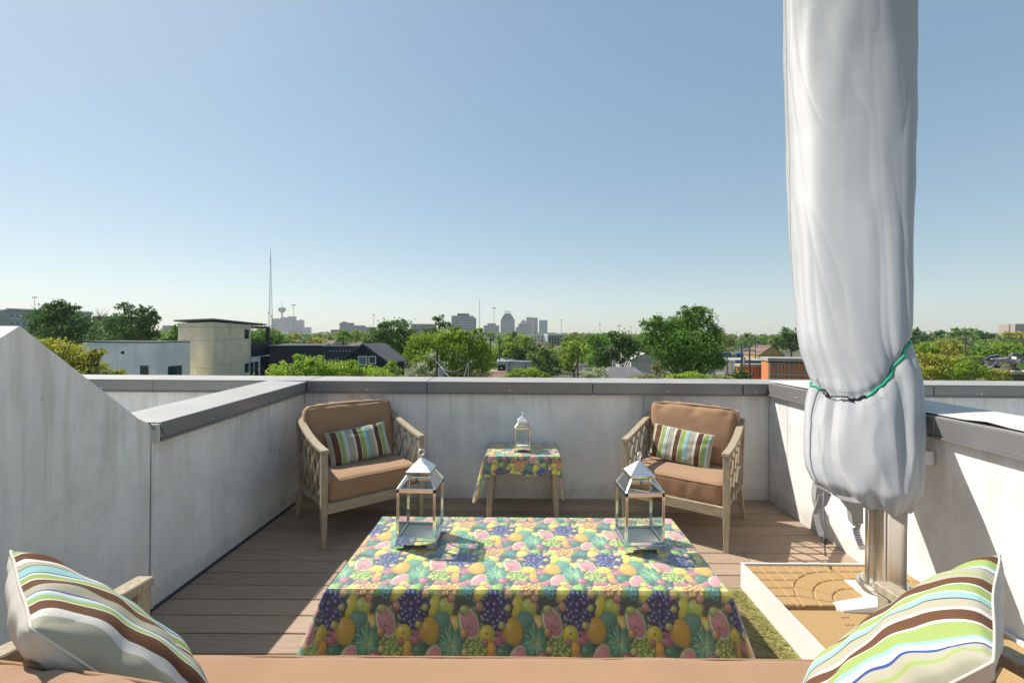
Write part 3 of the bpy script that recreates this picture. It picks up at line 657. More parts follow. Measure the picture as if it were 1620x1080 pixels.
# side table and its cloth
SZ = .505; scx, scy, shx, shy = .0, 3.735, .30, .205
st = empty('side_table', (scx+.005, scy, 0), label='small square wooden side table against the back wall under a cloth', cat='table')
MB().box((0,0,SZ-.022), (2*shx-.012, 2*shy-.012, .03)).build('tabletop', 'teak_h', st)
MB().b2((-shx+.05, -shy+.02, SZ-.10), (shx-.05, -shy+.04, SZ-.04)).build('apron', 'teak_h', st)
leg4(st, shx-.05, shy-.03, SZ-.04, .058, .034, .02)
def sdrop(x, y, nx, ny, c):
    base = .135
    side = .20 if abs(nx) > .7 else base
    if c > 0: return .135+.20*c**.6 if y < 0 else .2+.05*c
    if abs(nx) > .7: return .20
    if y < 0: return base+.03*max(0, abs(x)/shx-.6)+.010*math.sin(x*20)
    return .12
e = tablecloth('fruit_tablecloth', shx, shy, SZ, sdrop, 'small fruit print cloth draped on the side table by the back wall', 'fruit print tablecloths', ox=.1, oy=.1, res=.004, flare=.085, wave=.03, seed=2)
e.location = (scx, scy, SZ)

# ------------------------------------------------------------------ lanterns
def make_lantern(name, w=.188, body=.262, k=1.0, simple=False):
    t = empty(name); h = w/2; post = .013*k
    pl = MB()
    zf = .022*k
    pl.b2((-h-.004, -h-.004, zf-.006), (h+.004, h+.004, zf+.012)); pl.build('plinth', 'steel', t, bevel=.001, segs=1)
    for sx in (1, -1):
        for sy in (1, -1):
            MB().b2((sx*(h+.004), sy*(h+.004), 0), (sx*(h-.038*k), sy*(h-.038*k), zf-.006)).build('foot', 'steel', t)
            x, y = sx*(h-post/2), sy*(h-post/2)
            MB().box((x, y, (zf+.012+body)/2), (post, post, body-zf-.012)).build('corner_post', 'steel', t, bevel=.001, segs=1)
    zt = body
    for a in range(4):
        rot = Matrix.Rotation(a*math.pi/2, 4, 'Z')
        o = MB().add([rot@Vector(p) for p in ((-h, -h, zt), (h, -h, zt), (h, -h+post, zt), (-h, -h+post, zt), (-h, -h, zt+.017*k), (h, -h, zt+.017*k), (h, -h+post, zt+.017*k), (-h, -h+post, zt+.017*k))], [(0,3,2,1),(4,5,6,7),(0,1,5,4),(2,3,7,6),(1,2,6,5),(3,0,4,7)]).build('top_frame', 'steel', t)
        o = MB().add([rot@Vector(p) for p in ((-h+post, -h+.001, zf+.012), (h-post, -h+.001, zf+.012), (h-post, -h+post*.7, zf+.012), (-h+post, -h+post*.7, zf+.012), (-h+post, -h+.001, zf+.026), (h-post, -h+.001, zf+.026), (h-post, -h+post*.7, zf+.026), (-h+post, -h+post*.7, zf+.026))], [(0,3,2,1),(4,5,6,7),(0,1,5,4),(2,3,7,6),(1,2,6,5),(3,0,4,7)]).build('bottom_rail', 'steel', t)
        # door stiles of the side
        # glass pane
        g = MB().add([rot@Vector(p) for p in ((-h+post, -h+.006, zf+.027), (h-post, -h+.006, zf+.027), (h-post, -h+.006, zt), (-h+post, -h+.006, zt))], [(0,1,2,3)]).build('pane', 'glass', t)
        sg = MB(); q = w*.31
        zs = zt+.017*k; ze = body+ .075*k
        A = rot@Vector((-h+.004, -h+.004, zs)); B = rot@Vector((-q+.006, -q+.006, ze)); sg.bar(A, B, .007*k, .007*k); sg.build('hip_bar', 'steel_dull', t)
        MB().add([rot@Vector(p) for p in ((-h+.008, -h+.006, zs), (h-.008, -h+.006, zs), (q-.006, -q+.002, ze), (-q+.006, -q+.002, ze))], [(0,1,2,3)]).build('sloping_pane', 'glass', t)
    q = w*.315; ze = body+.075*k; ap = ze+.012*k+.062*k
    MB().b2((-q, -q, ze), (q, q, ze+.012*k)).build('roof_band', 'steel', t)
    MB().add([(-q-.002, -q-.002, ze+.0125*k), (q+.002, -q-.002, ze+.0125*k), (q+.002, q+.002, ze+.0125*k), (-q-.002, q+.002, ze+.0125*k), (0, 0, ap)], [(0,3,2,1),(0,1,4),(1,2,4),(2,3,4),(3,0,4)]).build('roof', 'steel_dull', t)
    MB().tube([(0, 0, ap-.006), (0, 0, ap+.006*k)], .005*k, 8).build('finial', 'steel', t)
    rr = .016*k
    MB().tube([(rr*math.cos(a)*.75, rr*math.cos(a)*.65, ap+.004*k+rr+rr*math.sin(a)) for a in [i*2*math.pi/20 for i in range(20)]], .0028*k, 6, closed=True).build('ring', 'steel_dull', t, smooth=True)
    MB().b2((-h+post, -h+post, zf+.012), (h-post, h-post, zf+.0165)).build('floor_plate', 'whitepaint', t)
    MB().b2((h-post*.9, -h-.004, .12*k), (h-post*.3, -h, .15*k)).build('latch', 'steel', t)
    return t
l1 = make_lantern('lantern'); l1.location = (-.503, 2.215, TZ+.004); l1.rotation_euler = (0,0,R(-2))
tag(l1, 'large steel and glass lantern on the left half of the big fruit cloth', 'lantern', 'steel candle lanterns')
l2 = copy_tree(l1); l2.location = (.573, 2.185, TZ+.004); l2.rotation_euler = (0,0,R(3))
tag(l2, 'large steel and glass lantern on the big cloth, in front of the sunny armchair', 'lantern', 'steel candle lanterns')
l3 = make_lantern('lantern', .128, .178, .72); l3.location = (-.003, 3.742, SZ+.004); l3.rotation_euler = (0,0,R(1))
tag(l3, 'small steel and glass lantern standing on the side table by the wall', 'lantern', 'steel candle lanterns')

# ------------------------------------------------------------------ sofa in the foreground
sf = empty('sofa', (0, 0, 0), label='long teak sofa with tan seat cushion at the bottom edge of the view', cat='sofa')
cushion('seat_cushion', 2.34, .80, .15, .03, .012, 'cushion', sf, seed=11, loc=(-.01, 1.03, .375), n=60, wr=.006)
for s, xc in ((-1, -1.272), (1, 1.22)):
    MB().box((xc, 1.475, .32), (.05, .05, .64)).build('front_post', 'teak', sf, bevel=.004, segs=1)
    m = MB(); vs = []; K = 10
    for k in range(K+1):
        f = k/K; y = 1.51-.95*f; z = .635+.14*f**1.4
        vs += [(xc-.03, y, z-.016), (xc+.03, y, z-.016), (xc+.03, y, z+.016), (xc-.03, y, z+.016)]
    m.add(vs, [(0,1,2,3), (K*4+3, K*4+2, K*4+1, K*4)]+[(i*4+k, i*4+(k+1) % 4, i*4+4+(k+1) % 4, i*4+4+k) for i in range(K) for k in range(4)])
    m.build('armrest', 'teak', sf, bevel=.004, segs=1)
    MB().box((xc, .6, .38), (.05, .05, .76)).build('back_post', 'teak', sf, bevel=.004, segs=1)
    MB().b2((xc-.015, .62, .25), (xc+.015, 1.45, .31)).build('side_rail', 'teak', sf, bevel=.003, segs=1)
    for fam in (1, -1):
        for k in range(8):
            a = .66+k*.1; b_ = a+fam*.13
            if .62 < b_ < 1.45 and a > 1.0: MB().bar((xc+fam*.006, a, .31), (xc+fam*.006, b_, .66), .01, .018, (0,1,0)).build('lattice_slat', 'teak', sf)
MB().b2((-1.2, 1.44, .24), (1.19, 1.475, .30)).build('front_rail', 'teak_h', sf, bevel=.003, segs=1)
MB().b2((-1.2, .58, .70), (1.19, .615, .75)).build('top_rail', 'teak_h', sf, bevel=.003, segs=1)
MB().b2((-1.2, .62, .285), (1.19, 1.43, .30)).build('seat_board', 'teak_h', sf)
for xc, ww in ((-.80, .76), (-.01, .76), (.78, .76)):
    cushion('back_cushion', ww, .42, .15, .06, .03, 'cushion', sf, seed=int(xc*9)+20, loc=(xc, .70+(.075 if xc < -.5 else 0), .60+(.018 if xc < -.5 else 0)), rot=(R(82), 0, R(-9) if xc < -.5 else 0), wr=.006)
PDX = .012
pr = empty('square_pillow', label='striped square pillow with cream back, in the sofa corner near the umbrella', cat='pillow', group='large striped pillows on the sofa')
pillow((1.225, 1.14, .92), (.845, .80, .90), (.58, 1.03, .455), (.965, 1.34, .475), .078, 'stripe_big', 'cream', pr, (-.6,.6,.5), seed=2, n=72, pull=.03, rounded=.40, wr=.0065, front_ratio=.55)
pl_ = empty('square_pillow', label='striped square pillow with cream back, in the sofa corner near the tall raking wall', cat='pillow', group='large striped pillows on the sofa')
pillow((-1.262, 1.10, .935), (-.925, .84, .915), (-.65, 1.04, .455), (-.985, 1.29, .47), .078, 'stripe_left', 'cream', pl_, (.6,.6,.5), seed=6, n=72, pull=.03, rounded=.40, wr=.0065, front_ratio=.5)

# ------------------------------------------------------------------ umbrella base box with pavers
bx = empty('umbrella_base', (0,0,0), label='white framed umbrella base filled with ochre rubber pavers', cat='umbrella base')
BX0, BX1, BY0, BY1 = 1.283, 2.19, 1.62, 2.612
MB().b2((BX0, BY0, .0), (BX0+.010, BY1, .149)).build('side_panel', 'whitepaint', bx, bevel=.001, segs=1)
MB().b2((BX1-.006, BY0, .0), (BX1+.006, BY1, .149)).build('side_panel', 'whitepaint', bx)
MB().b2((BX0+.0105, BY1-.010, .0), (BX1-.0065, BY1, .147)).build('back_panel', 'whitepaint', bx)
MB().b2((BX0+.0105, BY0, .0), (BX1-.0065, BY0+.01, .147)).build('front_panel', 'whitepaint', bx)
MB().b2((BX0+.012, BY0+.012, .003), (BX1-.008, BY1-.012, .07)).build('tray', 'dark', bx)
def paver(x0, x1, y0, y1, cx, cy, zt, arcs=True, seed=0):
    n = 190
    X, Y = np.meshgrid(np.linspace(x0, x1, n), np.linspace(y0, y1, n), indexing='ij')
    g = np.zeros_like(X)
    dx, dy = X-cx, Y-cy; r = np.hypot(dx, dy); a = np.arctan2(dy, dx)
    wd = .0038
    def line(d): return np.exp(-(d/wd)**2)
    if arcs:
        st_ = .085; k = np.round(r/st_)
        inside = (r < .40)
        g += line(r-k*st_)*(k >= 1)*(k <= 4)*(r < .36)
        ring = np.floor(r/st_); nb = np.maximum(3, 2+3*ring); ph = a*nb/np.pi+ring*.37
        dl = (ph-np.round(ph))*np.pi/nb*r; gate = (np.abs((r/st_) % 1-.5) < .38)|True
        g += line(dl)*(ring >= 1)*(r < 4*st_)*gate
        out = r >= 4*st_
        gx = (X-x0)/.075; gy = (Y-y0)/.075
        g += out*(line((gx-np.round(gx))*.075)+line((gy-np.round(gy))*.075))
    else:
        for (ax, ay, bx_, by_) in seed:
            t_ = np.clip(((X-ax)*(bx_-ax)+(Y-ay)*(by_-ay))/((bx_-ax)**2+(by_-ay)**2), 0, 1)
            g += line(np.hypot(X-ax-t_*(bx_-ax), Y-ay-t_*(by_-ay)))
    Z = zt-.007*np.clip(g, 0, 1)
    ed = np.minimum(np.minimum(X-x0, x1-X), np.minimum(Y-y0, y1-Y)); Z -= .004*np.exp(-ed/.003)
    V = np.c_[X.ravel(), Y.ravel(), Z.ravel()]; Fq = gridfaces(n, n)
    # skirts
    idx = np.arange(n*n).reshape(n, n); ring = np.r_[idx[:, 0], idx[-1, 1:], idx[-2::-1, -1], idx[0, -2:0:-1]]
    low = V[ring].copy(); low[:, 2] = .075; o0 = len(V); V = np.r_[V, low]; k = np.arange(len(ring)); k2 = (k+1) % len(ring)
    Fq = np.r_[Fq, np.stack([ring[k], o0+k, o0+k2, ring[k2]], -1)]
    return npmesh('paver', V, Fq, 'paver', bx, True)
sxm = 1.79
paver(BX0+.014, sxm-.014, 2.215, BY1-.014, sxm-.05, 2.19, .141)
paver(sxm+.014, BX1-.012, 2.235, BY1-.014, sxm+.30, 2.19, .139)
paver(BX0+.014, sxm-.012, BY0+.014, 2.185, sxm-.1, 2.2, .136, False, [(1.53, 2.125, 1.57, 2.128), (1.51, 2.07, 1.55, 2.073), (1.60, 2.09, 1.64, 2.10), (1.46, 1.93, 1.52, 1.93), (1.42, 1.86, 1.46, 1.87), (1.66, 1.98, 1.72, 2.0), (1.60, 1.80, 1.66, 1.80)])
paver(sxm+.014, BX1-.012, BY0+.014, 2.165, sxm+.2, 2.2, .136, False, [(1.9, 2.0, 1.95, 2.0), (2.0, 1.8, 2.06, 1.81)])
# white cross arms with sloped gussets
for a in range(4):
    d = Vector((math.cos(a*math.pi/2+.0), math.sin(a*math.pi/2), 0)); n_ = Vector((-d.y, d.x, 0)); c = Vector((1.80, 2.20, 0))
    L = .24 if a != 0 else .22
    p = [c+n_*.045, c-n_*.045, c+d*L-n_*.035, c+d*L+n_*.035]
    MB().prism([(q.x, q.y) for q in p], [.10]*4, [.182, .182, .145, .145]).build('base_arm', 'whitepaint', bx, bevel=.002, segs=1)

# ------------------------------------------------------------------ umbrella
um = empty('patio_umbrella', (0,0,0), label='closed cantilever umbrella in a light grey zip cover tied with green bungee', cat='umbrella')
MX, MY = 1.876, 2.295
def ringpts(rx, ry, n=40, e=2.6):
    out = []
    for k in range(n):
        a = 2*math.pi*k/n; c, s = math.cos(a), math.sin(a)
        out.append((MX+rx*math.copysign(abs(c)**(2/e), c), MY+ry*math.copysign(abs(s)**(2/e), s)))
    return out
MB().prism(ringpts(.080, .062, e=3.2), .20, .80).build('mast', 'brushed', um, smooth=False, bevel=0)
MB().bar((MX, MY+.02, .78), (MX+.50, MY+.82, 2.15), .09, .07).build('lifting_arm', 'brushed', um)
for dx_ in (-.062, -.045):
    MB().b2((MX+dx_-.003, MY-.064-.002, .205), (MX+dx_+.004, MY-.055, .79)).build('mast_groove', 'steel_dull', um)
MB().tube([(MX-.105, MY-.01, .22), (MX-.105, MY-.01, .78)], .010, 10).build('side_rod', 'brushed', um, smooth=True)
MB().prism([(MX+.125*math.cos(k*math.pi/16), MY+.125*math.sin(k*math.pi/16)) for k in range(32)], .184, .196).build('flange', 'brushed', um, bevel=.002)
MB().prism([(MX+.110*math.cos(k*math.pi/16), MY+.110*math.sin(k*math.pi/16)) for k in range(32)], .197, .215).build('flange', 'brushed', um, bevel=.002)
for k in range(6):
    a = k*math.pi/3+.4; x, y_ = MX+.098*math.cos(a), MY+.098*math.sin(a)
    MB().prism([(x+.009*math.cos(j*math.pi/3), y_+.009*math.sin(j*math.pi/3)) for j in range(6)], .215, .224).build('bolt', 'steel_dull', um)
# cover: silhouette rows (v, u_left, u_right), axis depth 2.35
def CYz(z):
    k = max(0, z-.70); return 2.345+.58*k-.075*max(0, k-1.0)**2 if k < 4.8 else 2.345+.58*4.8-.075*3.8**2
rows = [(-420,1225,1452),(-60,1236,1449),(0,1237,1449),(100,1239,1448),(200,1242,1449),(300,1245,1448),(400,1249,1444),(450,1252,1445),(500,1258,1444),(530,1262,1444),(555,1267,1448),(580,1274,1456),(600,1279,1461),(620,1279,1463),(650,1275,1464),(700,1271,1464),(730,1272,1463),(755,1277,1461),(775,1285,1457),(788,1294,1451),(795,1300,1447),(800,1310,1441)]
prof = []
for v, a, b_ in rows:
    rR, rL = (b_-U0)/F, (a-U0)/F; CY = 2.36
    for _ in range(30): zz_ = W(b_, v, CY-.05).z; CY = CYz(zz_)
    ah = (rR-rL)*CY/(1.59+.607*(rR+rL)); cx = rR*CY-ah*(.795+.607*rR)
    prof.append((zz_, cx, ah))
prof.sort(); pz = [p[0] for p in prof]
z0, z1 = pz[0], pz[-1]+.5
prof.append((z1, prof[-1][1], prof[-1][2])); pz.append(z1)
nA, nZ = 300, 420
V = []; tint = []
for i in range(nA):
    th = 2*math.pi*i/nA
    for j in range(nZ):
        f = j/(nZ-1); z = z0+(z1-z0)*f
        xa = np.interp(z, pz, [p[1] for p in prof]); xb = np.interp(z, pz, [p[2] for p in prof])
        cx, rx = xa, xb; CY = CYz(z); ry = .15+.05*min(1, max(0, (z-1.6)/1.5))
        c, s = math.cos(th), math.sin(th); nx_, ny_ = .795*c+.607*s, -.607*c+.795*s
        p = Vector((cx+rx*c*.795+ry*s*.607, CY-rx*c*.607+ry*s*.795, z))
        d = 0
        # long drape creases above the bungee, tapering out upwards
        cc_ = (1+math.cos(th))/2; strapz = 1.12+.75*(cc_-.33)**2 if s < 0 else 1.20+.26*cc_
        up = z-strapz
        a_ = nse((th*1.9, z*.55+th*.3, 0), 1.0, 4)
        fold = .010*math.exp(-abs(up)*1.9)*math.sin(th*5+z*2.2+3.5*a_)+.007*math.sin(th*4-z*1.1+2*a_)
        crease = 1-abs(nse((th*1.7+z*.9, z*.5-th*.4, 3), 1.0, 9))*2.2
        d += fold-.0022*max(0, crease)**5+.007*nse((th*2.2, z*.9, 1), 1.3, 2)
        low = max(0, 1-(z-z0)/.75)
        if up < 0:
            low *= min(1, -up/.12)
            d += .009*low*math.sin(th*7+4*nse((th, z*2, 0), 1.3, 5))+.012*(1-abs(nse((th*2.2, z*2.6, 2), 1.2, 6))*2.2)*low
        # short sharp gathers radiating from the bungee
        ga = math.exp(-abs(up)/.10); d += .0065*ga*math.sin(th*19+5*nse((th*2, z*3, 0), 1, 7)+up*9)*abs(nse((th*2.5, 0, 7), 1, 3))*2.2
        # gathered hem
        hem = math.exp(-(z-z0)/.05); d += .006*hem*math.sin(th*24+3*nse((th*3, 0, 0), 1, 1))
        # waist under the bungee
        d -= .016*math.exp(-(up/.022)**2)+.012*math.exp(-(up/.07)**2)
        sw = nse((z*.45, 3.3, 0), 1, 2)*1.4+nse((z*1.1, th*.6, 5), 1, 8)*.6
        for ph, kk, am in ((.3, 2.0, .008), (1.9, 3.0, .006), (4.2, 5.0, .003)):
            d -= am*max(0, 1-abs(math.sin((th+ph+.16*z)*kk/2*1.0+sw))*3.2)**1.5*(.55+2.2*math.exp(-abs(up)*2.2))*.8
        p.x += nx_*d; p.y += ny_*d
        # hem lifts towards the left
        p.z += hem*(.075*max(0, -(p.x-1.8)/.3)+.008*math.sin(th*9))
        V.append(p)
npmesh('cover', np.array([tuple(p) for p in V]), gridfaces(nA, nZ, True), 'cover', um, True)
Va = np.array([tuple(p) for p in V]).reshape(nA, nZ, 3)
def surf(th, z, lift=.004):
    i = int(round(th/(2*math.pi)*nA)) % nA; j = int(np.clip((z-z0)/(z1-z0)*(nZ-1), 0, nZ-1)); q = Va[i, j]; c, s = math.cos(th), math.sin(th)
    return Vector((q[0]+(.795*c+.607*s)*lift, q[1]+(-.607*c+.795*s)*lift, q[2]))
# zip seam on the left front
th = R(214)
MB().tube([surf(th+.02*math.sin(z*3), z, .001) for z in np.arange(z0+.06, 1.24, .02)], .0035, 6).build('zip_seam', 'scuff', um, smooth=True)
MB().tube([surf(R(196)-.03*math.sin(z), z, .001) for z in np.arange(1.3, z1-.05, .04)], .0035, 6).build('cover_seam', 'cover', um, smooth=True)
def strap_z(th): 
    c = math.cos(th); f = (1+c)/2
    return 1.12+.75*(f-.33)**2 if math.sin(th) < 0 else 1.20+.26*f
gs = [R(a) for a in range(-78, 181+75, 6)]
def strap(a0, a1, name, mt, r=.0075):
    P = [surf(R(a), strap_z(R(a)), .006) for a in np.arange(a0, a1+.1, 4)]
    return MB().tube(P, r, 8).build(name, mt, um, smooth=True)
strap(-86, 218, 'bungee_cord', 'bungee')
strap(-98, -86, 'hook_sleeve', 'black', .011); strap(218, 231, 'hook_sleeve', 'black', .011)
pa = surf(R(231), strap_z(R(231)), .012); pb_ = surf(R(-98), strap_z(R(-98)), .012)
MB().tube([pa, pa.lerp(pb_, .3)+Vector((0,-.012,.008)), pa.lerp(pb_, .7)+Vector((0,-.014,.010)), pb_+Vector((-.01,-.012,-.012)), pa.lerp(pb_, .72)+Vector((0,-.012,-.018)), pa.lerp(pb_, .5)+Vector((0,-.01,-.006))], .0045, 8).build('hook', 'black', um, smooth=True)
MB().tube([pb_, pb_.lerp(pa, .25)+Vector((0,-.012,-.006)), pb_.lerp(pa, .5)+Vector((0,-.014,-.022)), pb_.lerp(pa, .30)+Vector((0,-.014,-.036)), pb_.lerp(pa, .05)+Vector((0,-.012,-.032))], .0055, 8).build('hook', 'black', um, smooth=True)
# old dirt marks left by the cord, printed low on the fabric
def scuffs(z_of, a0, a1, k, nm):
    rr_ = random.Random(k); m = MB()
    for _ in range(k):
        a = R(rr_.uniform(a0, a1)); z = z_of(a)+rr_.gauss(0, .006); L = rr_.uniform(.003, .014); h = rr_.uniform(.0008, .003)
        q0, q1 = surf(a, z, .0022), surf(a+L/.32, z+rr_.uniform(-.004, .004), .0022)
        m.add([q0, q1, q1+Vector((0,0,h)), q0+Vector((0,0,h))], [(0,1,2,3)])
    return m.build(nm, 'scuff', um)
sc = scuffs(lambda a: strap_z(a)+.045+.02*math.sin(a*5), -115, -40, 90, 'dirt_mark'); sc['kind'] = 'stuff'
sc = scuffs(lambda a: strap_z(a)-.055, -85, -40, 16, 'dirt_mark'); sc['kind'] = 'stuff'
# folded canopy edges, ties and tags below the hem
def ribbon(name, pts, wd, mt, th_=.004, wv=Vector((1,0,0))):
    m = MB(); vs = []; nrm = Vector((0,-1,0))
    for p in pts:
        p = Vector(p); vs += [p-wv*wd/2, p+wv*wd/2, p+wv*wd/2+nrm*th_, p-wv*wd/2+nrm*th_]
    K = len(pts)-1
    m.add(vs, [(0,1,2,3), (K*4+3, K*4+2, K*4+1, K*4)]+[(i*4+k, i*4+(k+1) % 4, i*4+4+(k+1) % 4, i*4+4+k) for i in range(K) for k in range(4)])
    return m.build(name, mt, um)
q = lambda u, v, D=2.22: W(u, v, D)
for pts, nm in (([(1330,790),(1352,795),(1366,795),(1366,828),(1350,832),(1347,812)], 'canopy_edge'), ([(1392,793),(1437,795),(1436,833),(1418,822)], 'canopy_edge'), ([(1292,770),(1316,782),(1308,800),(1293,806),(1290,790)], 'canopy_edge')):
    P = [q(u, v) for u, v in pts]; n = len(P)
    MB().add([p for p in P]+[p+Vector((.01,.05,.01)) for p in P], [tuple(range(n)), tuple(range(n, 2*n))[::-1]]+[(i, (i+1) % n, n+(i+1) % n, n+i) for i in range(n)]).build(nm, 'canopy', um, bevel=.002)
ribbon('tie_strap', [q(1298,782,2.20), q(1293,800,2.20), q(1288,812,2.2)], .020, 'canopy')
tg = ribbon('care_label', [q(1290,812,2.2), q(1294,828,2.2), q(1300,848,2.2)], .026, 'label', .002)
ribbon('tie_strap', [q(1358,828,2.18), q(1355,838,2.18)], .024, 'canopy')
tg2 = ribbon('care_label', [q(1353,834,2.18), q(1358,852,2.18), q(1365,869,2.18)], .034, 'label', .002)
for k in range(7):
    f = k/7; u = 1352+10*f; v = 838+27*f
    a = q(u, v, 2.174); MB().box(a+Vector((.004,0,0)), (.016+.006*((k*5) % 3), .0015, .0035)).build('label_print', 'black', tg2)
MB().tube([q(1303,778,2.18), q(1303,800,2.18), q(1305,830,2.17), q(1304,850,2.18), q(1306,879,2.19)], .0035, 6).build('drawcord', 'scuff', um, smooth=True)
MB().box(q(1306, 856, 2.18), (.014,.012,.03)).build('cord_toggle', 'black', um, bevel=.003)
# crank housing behind the cover on the wall side
MB().b2((2.05, 2.38, .79), (2.20, 2.46, .865)).build('crank_housing', 'whitepaint', um, bevel=.006)
MB().b2((1.86, 2.28, .80), (2.06, 2.43, .855)).build('housing_arm', 'whitepaint', um)

# ------------------------------------------------------------------ frayed turf mat
rs = np.random.RandomState(4)
N = 3600
ty = rs.uniform(1.60, 2.56, N); jag = 1.16+.03*np.sin(ty*23)+.025*np.sin(ty*57+1)
tx = 1.272-np.abs(rs.normal(0, 1, N))*(1.272-jag)*.75
tx = np.where(rs.rand(N) < .25, 1.27-rs.rand(N)*.05, tx)
ang = rs.uniform(2.4, 4.2, N); L = rs.uniform(.02, .055, N); wd = .0014
z = rs.uniform(.002, .022, N)
dx, dy = np.cos(ang)*L, np.sin(ang)*L; px, py = -np.sin(ang)*wd, np.cos(ang)*wd
zt = z+rs.uniform(-.004, .022, N); zt = np.maximum(zt, .003)
V = np.stack([np.c_[tx-px, ty-py, z], np.c_[tx+px, ty+py, z], np.c_[tx+dx+px*.4, ty+dy+py*.4, zt], np.c_[tx+dx-px*.4, ty+dy-py*.4, zt]], 1).reshape(-1, 3)
o = npmesh('turf_fibre', V, np.arange(4*N).reshape(-1, 4), 'turf', attr=np.repeat(rs.rand(N), 4)); 
gm = empty('turf_mat', label='frayed strip of yellow green artificial turf beside the white umbrella base', cat='mat'); o.parent = gm; o['kind'] = 'stuff'
MB().b2((1.245, 1.62, .001), (1.279, 2.57, .006)).build('mat_backing', 'turf_back', gm)

# ================================================================== THE CITY BEYOND
CAM = Vector((0, 0, EYE))
def P2(u, D): p = W(u, V0, D); return Vector((p.x, p.y, 0))
for n_, c_, r_ in [('b_white',(.85,.85,.83),.85),('b_cream',(.80,.70,.50),.85),('b_char',(.055,.062,.08),.7),('b_navy',(.02,.025,.045),.6),('b_roofgrey',(.17,.165,.17),.8),('b_teal',(.07,.11,.11),.6),('b_frame',(.78,.78,.75),.6),
    ('b_pale',(.50,.49,.46),.8),('b_metal',(.45,.48,.50),.5),('b_tan',(.42,.36,.28),.85),('b_brown',(.24,.14,.09),.9),('b_roofbrown',(.20,.14,.11),.9),('b_orange',(.50,.17,.06),.85),('b_conc',(.40,.38,.34),.85),
    ('b_blue',(.03,.10,.40),.6),('b_yellow',(.45,.42,.12),.7),('b_green',(.10,.35,.12),.7),('b_red',(.40,.06,.04),.7),('b_house',(.45,.30,.10),.8),('b_sky1',(.15,.15,.16),.8),('b_sky2',(.08,.09,.11),.6),('b_sky3',(.24,.21,.19),.8),('b_sky4',(.33,.33,.33),.8),('b_apart',(.36,.40,.38),.8),('b_wood',(.10,.08,.065),.9),('b_galv',(.42,.43,.44),.5),('b_wire',(.10,.10,.10),.6),('b_wirep',(.33,.33,.33),.5),('b_orange2',(.7,.25,.05),.6),('b_cyan',(.05,.4,.5),.6)]:
    M[n_] = mat(n_, c_, r_, var=.16, vscale=.6, spec=.3)
M['b_glass'] = mat('b_glass', (.03,.05,.05), .08, 0, .8); M['b_glassblue'] = mat('b_glassblue', (.10,.17,.24), .15, 0, .7)
M['b_brick'] = mat('b_brick', (.66,.24,.09), .9, col2=(.52,.17,.06), vscale=3); M['b_teal2'] = mat('b_teal2', (.015,.06,.055), .12, 0, .7)
class Face:
    """vertical face between two ground points; rect() sets boxes on it"""
    def __init__(s, p, q): s.p, s.q = Vector((p[0], p[1], 0)), Vector((q[0], q[1], 0)); s.d = (s.q-s.p).normalized(); s.n = Vector((s.d.y, -s.d.x, 0)); s.n = s.n if s.n.dot(CAM-s.p) > 0 else -s.n
    def hit(s, u, v):
        r = W(u, v, 1)-CAM; t = (s.p-CAM).dot(s.n)/r.dot(s.n); x = CAM+r*t; return (x-s.p).dot(s.d), x.z
    def rect(s, u0, v0, u1, v1, name, m, parent, out=.06, inn=.05):
        a, zt = s.hit(u0, v0); b, _ = s.hit(u1, v0); _, zb = s.hit(u0, v1)
        return s.raw(a, b, zb, zt, name, m, parent, out, inn)
    def raw(s, a, b, zb, zt, name, m, parent, out=.06, inn=.05):
        P = [s.p+s.d*a+s.n*out, s.p+s.d*b+s.n*out, s.p+s.d*b-s.n*inn, s.p+s.d*a-s.n*inn]
        return MB().prism([(q.x, q.y) for q in P], zb, zt).build(name, m, parent)
    def window(s, u0, v0, u1, v1, parent, glass='b_glass', fr='b_frame', out=.05, bars=1):
        f = s.rect(u0, v0, u1, v1, 'window', fr, parent, out, .05)
        a, zt = s.hit(u0, v0); b, _ = s.hit(u1, v0); _, zb = s.hit(u0, v1)
        if a > b: a, b = b, a
        e = min(.09, (b-a)*.14); s.raw(a+e, b-e, zb+e, zt-e, 'pane', glass, f, out+.015, -out+.01)
        return f
def zof(u, v, D): return W(u, v, D).z
def block(parent, u0, D0, u1, D1, vtop, depth, m, name='wall', zb=GZ, zt=None, ztops=None):
    p, q = P2(u0, D0), P2(u1, D1); f = Face(p, q); b = -f.n*depth
    zt = zof(u0, vtop, D0) if zt is None else zt
    MB().prism([(p.x, p.y), (q.x, q.y), (q.x+b.x, q.y+b.y), (p.x+b.x, p.y+b.y)], zb, ztops or zt).build(name, m, parent)
    return f, zt
def thing(name, label, cat, group=None): return empty(name, label=label, cat=cat, group=group)
def at_base(e, u, D):
    """put the empty at the thing's base without moving its parts"""
    p = P2(u, D); p.z = GZ; e.location = p
    for c in e.children: c.location = c.location-p
    return e
# ---- ground
n = 64
gm_ = MB().add([(4600*math.cos(2*math.pi*k/n), 4600*math.sin(2*math.pi*k/n), GZ-.02) for k in range(n)], [tuple(range(n))]).build('ground', 'ground'); tag(gm_, kind='structure')
def sheet(name, pts, m, z=GZ+.004):
    P = [P2(u, D) for u, D in pts]; o = MB().add([(p.x, p.y, z) for p in P], [tuple(range(len(P)))]).build(name, m); tag(o, kind='structure'); return o
sheet('parking_lot', [(1120,118),(1262,118),(1262,215),(1120,215)], 'asphalt')
sheet('street', [(-400,52),(2200,52),(2200,60),(-400,60)], 'asphalt', GZ+.0)
